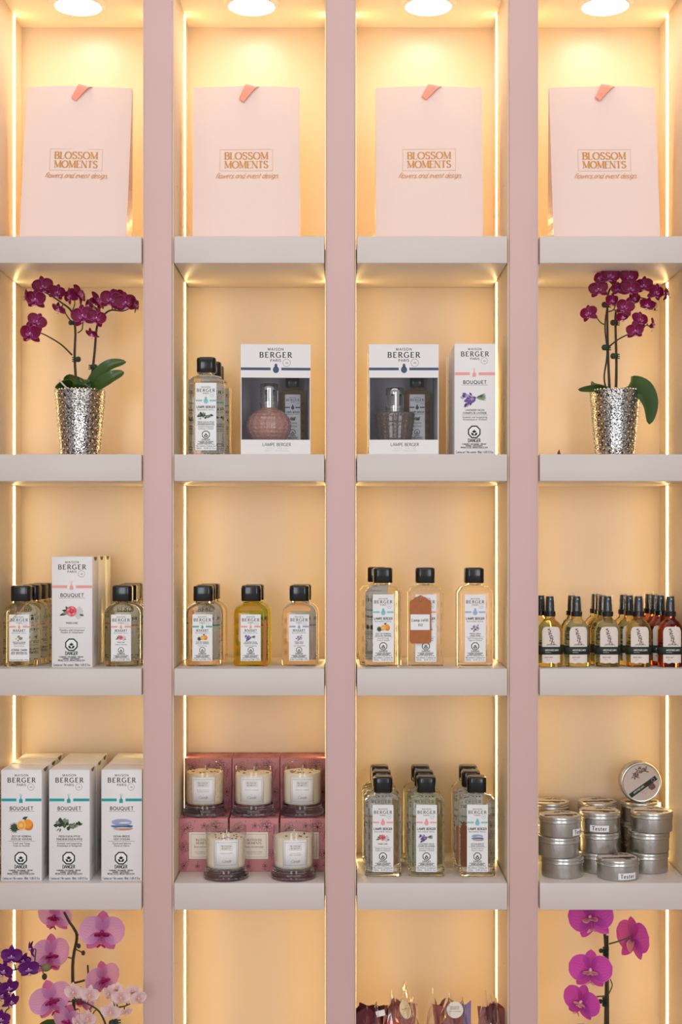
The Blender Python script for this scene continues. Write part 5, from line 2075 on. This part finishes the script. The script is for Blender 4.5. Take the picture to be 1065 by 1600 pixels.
clip(pl, Q(111.5, 505, 0), 1, .9)
clip(pl, Q(149, 574, 0), -1)
leaf_blade(pl, [Q(138, 606, -.005), Q(152, 588, -.012), Q(172, 571, -.016), Q(197, 566, -.012)], .026, (.4, -.3, -.8), fold=.3)
leaf_blade(pl, [Q(142, 611, -.02), Q(160, 598, -.03), Q(178, 588, -.034), Q(194, 582, -.03)], .026, (.45, -.3, -.75), fold=.3)
leaf_blade(pl, [Q(128, 614, -.02), Q(127, 604, -.034), Q(133, 594, -.04), Q(140, 596, -.05)], .034, (1, 0, -.1), fold=.2)
leaf_blade(pl, [Q(118, 612, -.01), Q(108, 600, -.02), Q(97, 600, -.03), Q(86, 606, -.036)], .022, (.1, -.7, .6), fold=.2)
leaf_blade(pl, [Q(122, 612, .0), Q(112, 596, .01), Q(100, 596, .015)], .03, (.6, -.5, .6), fold=.2)
st_ = MB()
st_.tube([Q(106, 608, -.04), Q(98, 600, -.042), Q(92, 593, -.042)], .0017, 8, smooth=1)
st_.build('care_stake', mat('clear_plastic_stake', (196, 190, 170), .3), pl)

# plant in the right bay
yp = .105
loc = (PXW(960, yp), yp, Z_SHELF[1] + .0003)
pr = thing('potted_orchid', 'burgundy moth orchid with one big drooping leaf in a silver speckled pot', 'orchid', 'potted burgundy orchids', loc)
silver_pot(pr)
Q = lambda px, py, dy=0.0: L_(loc, px, py, yp + dy)
a1 = stem_tube(pr, [Q(952, 612), Q(949.5, 554), Q(948.3, 480), Q(951, 455), Q(962, 445, -.01), Q(980, 448, -.016)], .0028, .0012)
a2 = stem_tube(pr, [Q(946, 606), Q(943.5, 588), Q(948, 552), Q(944.7, 510), Q(949, 474)], .0018, .0014)
a3 = stem_tube(pr, [Q(944, 507), Q(938, 504, -.004), Q(930, 494, -.01)], .0014, .001, stem_green)
a4 = stem_tube(pr, [Q(961.8, 612), Q(962.5, 566), Q(961, 498), Q(963, 484)], .0030, .0020)
a5 = stem_tube(pr, [Q(950.6, 542, -.003), Q(966, 530, -.008), Q(986, 520, -.012), Q(1010, 508, -.012)], .0016, .001)
a6 = stem_tube(pr, [Q(950, 487), Q(958, 484, -.006), Q(961.5, 475, -.01)], .0014, .001, stem_green)
a7 = stem_tube(pr, [Q(972, 484), Q(987, 474, -.006), Q(997, 465.5, -.01), Q(1012, 468, -.012), Q(1025, 473.5, -.012)], .0016, .001)
a8 = stem_tube(pr, [Q(958, 446, -.008), Q(985, 440, -.014), Q(1005, 448, -.014), Q(1030, 462, -.012)], .0015, .001)
allst = a1 + a3 + a5 + a6 + a7 + a8
for px, py, dy, k, yaw, pit, rol in (
        (934.5, 452, -.036, 1.02, -14, 10, -8), (953, 431, -.034, 1.05, 4, 6, 10), (939, 433, -.024, .9, -40, -10, -20), (982.5, 433, -.034, 1.05, 8, 6, -6),
        (984.5, 451, -.040, 1.0, 5, 12, 8), (973, 424, -.020, .8, 30, -25, 15), (1006, 446, -.032, .95, -30, 8, 0), (1024, 457, -.032, .95, 22, 8, 12),
        (1041, 459, -.024, .85, 62, 0, -15), (1011, 476, -.030, .85, -10, 42, 15), (955, 470, -.024, .8, 24, 20, 0), (976, 480, -.036, 1.0, -25, -8, 20),
        (972, 495, -.028, .8, 18, 38, -10), (919.5, 490, -.026, .95, -30, -2, -12), (999, 500, -.026, .95, 16, -6, 10), (991.5, 517, -.034, .95, 0, 14, -6),
        (1019, 507, -.024, .8, 66, 0, 15), (990, 466, -.020, .8, 35, 25, 20), (965, 452, -.018, .75, -20, 20, 0), (944, 418, -.02, .7, -20, -45, 0), (958, 418, -.018, .6, 20, -40, 0)):
    flower(pr, FAM_BURG, Q(px, py, dy), R0 * .9 * k, yaw, pit, rol, allst)
for px, py in ((943, 477), (956.6, 505), (943, 543.7), (956.6, 557)):
    clip(pr, Q(px, py), 1, 1.05)
bd = MB()
bd.sphere(tuple(Q(1022.5, 483, -.014)), .0018, .0018, .0034, 8, 6)
bd.tube([Q(1025, 474, -.012), Q(1026, 479, -.013), Q(1023, 482, -.014)], .0006, 5)
bd.build('bud', stem_dark, pr)
leaf_blade(pr, [Q(968, 612, -.01), Q(985, 603, -.03), Q(1004, 609, -.04), Q(1015, 632, -.045), Q(1014, 663, -.044)], .040, (.75, -.6, .4), fold=.22)
leaf_blade(pr, [Q(950, 610, -.01), Q(935, 606, -.02), Q(918, 607, -.03), Q(903, 609, -.036)], .015, (.1, -.5, .8), fold=.2)
leaf_blade(pr, [Q(956, 610, .0), Q(940, 605, .005), Q(928, 602, .008), Q(924, 596, .01)], .012, (.1, -.6, .6), fold=.2)
# fallen dry petal tip at the left of that shelf
b = MB()
yy = .02
b.loft([[(-.004, 0, 0), (.004, .001, 0), (.003, .006, 0), (-.003, .005, 0)], [(-.002, .002, .006), (.002, .002, .006), (.0015, .004, .006), (-.0015, .004, .006)],
        [(.0005, .003, .0105), (.001, .003, .0105), (.001, .0035, .0105), (.0005, .0035, .0105)]])
o = b.build('fallen_petal', mat('dry_brown_petal', (96, 60, 40), .7), None, 40, loc=(PXW(873, yy), yy, Z_SHELF[1] + .0003))
tag(o, 'small dry brown petal lying on the shelf left of the drooping-leaf orchid', 'petal')


# ------------------------------------------------------------------ tall orchids on the counter below
def counter_pot(root, r, h, m):
    b_ = MB()
    b_.lathe([(r * .7, 0), (r * .74, .002), (r, h - .004), (r, h), (r - .004, h), (r * .7, .01)], 32)
    b_.build('pot', m, root, 40)
    s = MB()
    s.lathe([(r - .005, h - .014), (r - .0045, h - .01), (.004, h - .008)], 24)
    s.build('potting_mix', bark, root)


white_pot = mat('white_ceramic', (230, 226, 220), .3)
# pale mauve phalaenopsis
yp = .07
loc = (PXW(122, yp), yp, COUNTER + .0003)
po = thing('tall_orchid', 'tall pale mauve moth orchid with crimson lips below the teal-banded boxes', 'orchid', None, loc)
counter_pot(po, .05, .095, white_pot)
Q = lambda px, py, dy=0.0: L_(loc, px, py, yp + dy)
t1 = stem_tube(po, [(0, 0, .085), Q(117, 1600), Q(113.5, 1510), Q(120, 1466), Q(116, 1452), Q(108, 1440), Q(100, 1425)], .0036, .0022)
t2 = stem_tube(po, [Q(115.5, 1536), Q(128, 1533, -.004), Q(137, 1528, -.006), Q(137, 1508, -.006)], .0020, .0018)
tt = t1 + t2
for px, py, dy, r, yaw, pit, rol in ((159, 1457, -.035, .0425, 10, 2, 4), (86, 1432, .01, .035, -14, 12, 0), (78, 1492, -.03, .041, 42, 0, 6), (80, 1562, -.045, .041, 22, 6, -14),
                                     (160, 1530, -.01, .037, 40, 4, -6), (108, 1596, -.04, .036, -24, 8, 10), (127, 1562, .02, .032, -30, 20, 10)):
    flower(po, FAM_PALE, Q(px, py, dy), r, yaw, pit, rol, tt)
for px, py in ((130, 1489), (123, 1478)):
    bb_ = MB()
    bb_.sphere(tuple(Q(px, py, -.004)), .004, .004, .005, 8, 6)
    bb_.tube([Q(px, py, -.004), Q(118, py - 6)], .0012, 5, smooth=1)
    bb_.build('node', stem_dark, po)
leaf_blade(po, [(0, 0, .09), (.05, -.02, .11), (.09, -.03, .10)], .045, (0, 1, .2))
leaf_blade(po, [(0, 0, .09), (-.05, -.03, .115), (-.085, -.04, .10)], .045, (0, 1, .2))
# deep purple orchid at the left edge
yp = -.02
loc = (PXW(-22, yp), yp, COUNTER + .0003)
pu = thing('tall_orchid', 'deep purple small-flowered orchid at the bottom left edge', 'orchid', None, loc)
counter_pot(pu, .04, .08, white_pot)
Q = lambda px, py, dy=0.0: L_(loc, px, py, yp + dy)
t1 = stem_tube(pu, [(0, 0, .07), Q(-24, 1580), Q(-14, 1530), Q(8, 1519, -.004), Q(28, 1514, -.008), Q(50, 1508, -.01), Q(68, 1510, -.01)], .0026, .001)
t2 = stem_tube(pu, [Q(-20, 1560), Q(-4, 1535), Q(10, 1550, -.01), Q(14, 1575, -.014)], .002, .001)
for px, py, dy, r, yaw, pit, rol in ((18, 1494, -.02, .0205, 6, 4, 0), (48.5, 1483, -.016, .0165, -62, 0, 14), (45, 1514, -.026, .0200, 10, 8, -6), (7, 1517, -.014, .019, -20, 10, 10),
                                     (14, 1543, -.022, .019, 30, 16, 0), (17, 1565, -.024, .0175, 50, 20, 10), (2, 1592, -.02, .018, 0, 10, 0), (36, 1500, -.008, .015, 20, 20, 20), (5, 1555, -.012, .018, -30, 10, 10)):
    flower(pu, FAM_PURP, Q(px, py, dy), r, yaw, pit, rol, t1 + t2)
for px, py, rx, rz, m_ in ((71.5, 1512, .0095, .0072, bud_green), (69.5, 1526, .0048, .006, stem_dark)):
    bb_ = MB()
    bb_.sphere(tuple(Q(px, py, -.012)), rx, .006, rz, 12, 8)
    bb_.tube([Q(px, py, -.012), Q(64, 1510, -.01)], .001, 5, smooth=1)
    bb_.build('bud', m_, pu)
# small white orchid in front
yp = -.06
loc = (PXW(165, yp), yp, COUNTER + .0003)
pw = thing('tall_orchid', 'small white orchid with yellow lips in front of the pale mauve orchid', 'orchid', None, loc)
counter_pot(pw, .035, .07, white_pot)
Q = lambda px, py, dy=0.0: L_(loc, px, py, yp + dy)
t1 = stem_tube(pw, [(0, 0, .06), Q(168, 1620), Q(158, 1585), Q(140, 1570), Q(122, 1565), Q(106, 1565)], .0022, .001)
t2 = stem_tube(pw, [Q(158, 1585), Q(175, 1576), Q(195, 1572), Q(212, 1564)], .002, .001)
for px, py, dy, r, yaw, pit, rol in ((115, 1551, -.014, .0185, -14, 4, -8), (140, 1555, -.018, .0185, 0, 6, 6), (170, 1553, -.012, .0155, -36, 6, 0), (189, 1559, -.020, .0185, 4, 6, -4),
                                     (216, 1560, -.014, .0165, 36, 4, 8), (173, 1582, -.022, .0195, -4, 10, 4), (197, 1582, -.012, .013, 40, 30, 10), (138, 1592, -.016, .0175, -20, 10, 0),
                                     (207, 1550, -.004, .014, 30, -20, 0), (122, 1600, -.010, .017, -40, 10, 0), (182, 1546, -.004, .013, 10, -20, 10), (127, 1553, -.008, .013, 30, 0, 10)):
    flower(pw, FAM_WHITE, Q(px, py, dy), r, yaw, pit, rol, t1 + t2)
clip(pw, Q(176, 1597, -.004), 1, 1.2)
# bright pink orchid in the right bay
yp = .06
loc = (PXW(947, yp), yp, COUNTER + .0003)
ph_ = thing('tall_orchid', 'bright pink moth orchid on a straight stake below the tins', 'orchid', None, loc)
counter_pot(ph_, .05, .09, white_pot)
Q = lambda px, py, dy=0.0: L_(loc, px, py, yp + dy)
t1 = stem_tube(ph_, [(0, 0, .08), Q(946, 1600), Q(947, 1525), Q(944.6, 1462), Q(940, 1450), Q(932, 1440)], .0040, .0022)
sk = MB()
sk.tube([(.004, .004, .07), Q(949.5, 1560, .003), Q(948.5, 1462, .003)], .0022, 8, smooth=1)
sk.build('support_stake', stem_dark, ph_)
t2 = stem_tube(ph_, [Q(951, 1475), Q(968, 1470, -.004), Q(985, 1463, -.006)], .0018, .0013, stem_green)
t3 = stem_tube(ph_, [Q(946, 1562), Q(951, 1552), Q(956, 1540), Q(953, 1530)], .0014, .001, stem_green)
for px, py, dy, r, yaw, pit, rol, st in ((923, 1434, -.03, .0435, -22, -6, -14, t1), (922, 1516, -.035, .0405, -10, 4, 2, t1), (908, 1566, -.03, .0375, -34, 6, 14, t1)):
    flower(ph_, FAM_HOT, Q(px, py, dy), r, yaw, pit, rol, st)
fb_ = flower(ph_, FAM_HOT, Q(988, 1467, .0), .044, 122, 2, 4, None)
for px, py in ((945, 1488), (944, 1567)):
    c = MB()
    cx_, cy_, cz_ = Q(px, py, -.004)
    for k in range(5):
        c.lathe([(.0036, 0), (.0062, .0008), (.0062, .002), (.0036, .0028)], 10, cx=cx_ + .002, cy=cy_ + .004, cz=cz_ - .008 + k * .0036)
    c.sphere((cx_ - .008, cy_, cz_ + .003), .0045, .0045, .0045, 8, 6)
    c.build('stem_clip', clip_green, ph_)
leaf_blade(ph_, [(0, 0, .085), (.05, -.02, .105), (.09, -.03, .09)], .045, (0, 1, .2))
leaf_blade(ph_, [(0, 0, .085), (-.05, -.03, .11), (-.085, -.04, .095)], .045, (0, 1, .2))

# ------------------------------------------------------------------ cellophane-wrapped bouquets on the counter
cello = clear_film('cellophane', (.985, .97, .96), .09, 1.5, 2.6)
burg_paper = mat('burgundy_wrapping_paper', (92, 30, 40), .55, var=.08, vscale=30)
rose_paper = mat('rosewood_wrapping_paper', (160, 96, 88), .55, var=.06, vscale=30)
sheen_paper = mat('iridescent_plum_film', (158, 138, 178), .22, .6)
gold_sticker = mat('cream_gold_sticker', (232, 208, 160), .4)
coral_flower = mat('coral_dried_flower', (226, 92, 92), .8, var=.1, vscale=80)


def wrap_cone(name, root, m, r0, r1, z1, seed, jag, n=28, off=(0, 0), solid=.0003):
    rng = random.Random(seed)
    tops = [jag * (math.sin(2 * math.pi * i / n * 3 + seed) + .6 * math.sin(2 * math.pi * i / n * 5 + 2 * seed)) for i in range(n)]
    loops = []
    rows = 9
    for j in range(rows + 1):
        t = j / rows
        lp = []
        for i in range(n):
            a = 2 * math.pi * i / n
            rr = r0 + (r1 - r0) * t ** .8 + (.004 * math.sin(i * 2 * math.pi * 6 / n + seed) * t)
            lp.append((off[0] * t + rr * math.cos(a), off[1] * t + .7 * rr * math.sin(a), z1 * t + tops[i] * t ** 3))
        loops.append(lp)
    b_ = MB()
    b_.loft(loops, cap0=True, cap1=False)
    o_ = b_.build(name, m, root, 0, recalc=False)
    if solid:
        s_ = o_.modifiers.new('thickness', 'SOLIDIFY')
        s_.thickness = solid
    return o_


def paper_fold(name, root, m, pts, depth, th=.0006):
    """a folded sheet standing up out of the wrapping: outline in (x, z) with a soft bend"""
    b_ = MB()
    f = lambda x, z: depth + .010 * math.sin(x * 60) + .06 * (z - pts[0][1]) * .2
    n = len(pts)
    b_.add([(x, f(x, z), z) for x, z in pts] + [(x, f(x, z) + th, z) for x, z in pts], [tuple(range(n)), tuple(range(2 * n - 1, n - 1, -1))] + [(i, (i + 1) % n, n + (i + 1) % n, n + i) for i in range(n)])
    return b_.build(name, m, root, 0)


def sticker(root, pos, rx, rz, roll, base, lines):
    b_ = MB()
    n = 28
    b_.loft([[(rx * math.cos(2 * math.pi * i / n), y, rz * math.sin(2 * math.pi * i / n)) for i in range(n)] for y in (0, .0004)])
    o_ = b_.build('sticker', base, root, 0, loc=pos, rot=(0, roll, 0))
    t = MB()
    for s, z, sz, w in lines:
        text(t, s, 0, z, sz, -.0003, 0, .16, .08, width=w)
    t.build('lettering', gold, o_, 0, recalc=False)


BQ = [(577, .06, 'wrapped bouquet in burgundy paper with white tag at the left end of the counter', burg_paper, .026, .150, .006, 1),
      (626, .075, 'cellophane bouquet with tilted oval gold sticker and coral flower', rose_paper, .028, .150, .008, 2),
      (702, .075, 'cellophane bouquet with round white sticker and iridescent plum film', rose_paper, .030, .150, .008, 3),
      (768, .06, 'wrapped bouquet in folded burgundy and rosewood paper at the right', rose_paper, .026, .150, .008, 4)]
for px, y, lab, pm, r1, h, jag, sd in BQ:
    loc = (PXW(px, y), y, COUNTER + .0003)
    bq = thing('wrapped_bouquet', lab, 'bouquet', 'cellophane wrapped bouquets', loc)
    wrap_cone('wrapping_paper', bq, pm, .013, r1, h, sd, jag * .5)
    Q = lambda px_, py_, dy=0.0: L_(loc, px_, py_, y + dy)

    def P2(*pp):
        return [(Q(a, c_, -.03).x, Q(a, c_, -.03).z) for a, c_ in pp]
    if sd == 1:
        paper_fold('burgundy_fold', bq, burg_paper, P2((556, 1640), (555, 1580), (574, 1570.5), (592, 1592), (598, 1640)), -.035)
        b = MB()
        q = Q(594, 1584, -.036)
        b.box(-.0085, .0085, 0, .0005, -.005, .006)
        b.build('white_tag', paper, bq, 0, loc=q, rot=(0, -.25, 0))
    if sd == 2:
        sticker(bq, Q(633, 1578, -.044), .0105, .0175, -.28, gold_sticker, [('flowers', .001, .003, .012)])
        fl = MB()
        rng = random.Random(3)
        for i in range(26):
            a, rr = rng.uniform(0, 6.28), rng.uniform(0, .013)
            q = Q(610, 1603, -.025) + Vector((rr * math.cos(a), rng.uniform(-.006, .006), rr * math.sin(a) * .7 + .002))
            fl.sphere(tuple(q), rng.uniform(.003, .006), None, None, 7, 5)
        o_ = fl.build('coral_flower_head', coral_flower, bq)
        paper_fold('rosewood_fold', bq, rose_paper, P2((598, 1640), (600, 1587), (628, 1575), (640, 1592), (648, 1640)), -.02)
    if sd == 3:
        paper_fold('rosewood_fold', bq, rose_paper, P2((690, 1640), (693, 1572), (722, 1570), (735, 1640)), -.03)
        paper_fold('plum_film_fold', bq, sheen_paper, P2((718, 1640), (727, 1572), (736, 1564), (735, 1640)), -.034)
        sticker(bq, Q(710.5, 1578, -.046), .0158, .0158, 0, mat('white_round_sticker', (236, 226, 216), .4),
                [('BLOSSOM', .0045, .0026, .016), ('MOMENTS', .0008, .0026, .016), ('flowers and event design', -.0035, .0017, .022)])
    if sd == 4:
        paper_fold('burgundy_fold', bq, burg_paper, P2((760, 1590), (757, 1571), (766, 1565), (775, 1566), (778, 1576), (783, 1640), (768, 1640), (765, 1600)), -.038)
        paper_fold('rosewood_fold', bq, rose_paper, P2((744, 1640), (747, 1588), (757, 1570), (764, 1590), (768, 1640)), -.034)
    # stiff crinkled cellophane sheets rising to points
    rng = random.Random(sd * 3)
    pkx = {1: ((572, 1572, 26), (588, 1566, 22)), 2: ((612, 1548, 30), (634, 1531, 34), (646, 1556, 22)),
           3: ((676, 1545, 26), (700, 1549, 34), (722, 1556, 22)), 4: ((757, 1546, 24), (764, 1551, 24), (774, 1560, 20))}[sd]
    for kx, ky, kw in pkx:
        b = MB()
        nx_, nz_ = 5, 8
        for j in range(nz_ + 1):
            t = j / nz_
            ww = kw * .5 * (1 - t ** 2.2 * .92)
            for i in range(nx_ + 1):
                u = -1 + 2 * i / nx_
                jx, jy = rng.uniform(-1.2, 1.2), rng.uniform(-.0045, .0045)
                b.v.append(tuple(Q(kx + u * ww + jx + (t - .5) * rng.uniform(-2, 2), 1650 + (ky - 1650) * t + (rng.uniform(-3, 3) if 0 < t else 0), -.048 + .018 * u * u + jy)))
        for j in range(nz_):
            for i in range(nx_):
                q = j * (nx_ + 1) + i
                if (i + j) % 2:
                    b.f += [(q, q + 1, q + nx_ + 2), (q, q + nx_ + 2, q + nx_ + 1)]
                else:
                    b.f += [(q, q + 1, q + nx_ + 1), (q + 1, q + nx_ + 2, q + nx_ + 1)]
                b.m += [0, 0]
        b.build('cellophane_sheet', cello, bq, 0, recalc=False)

for o in bpy.data.objects:
    if '_used' in o:
        del o['_used']
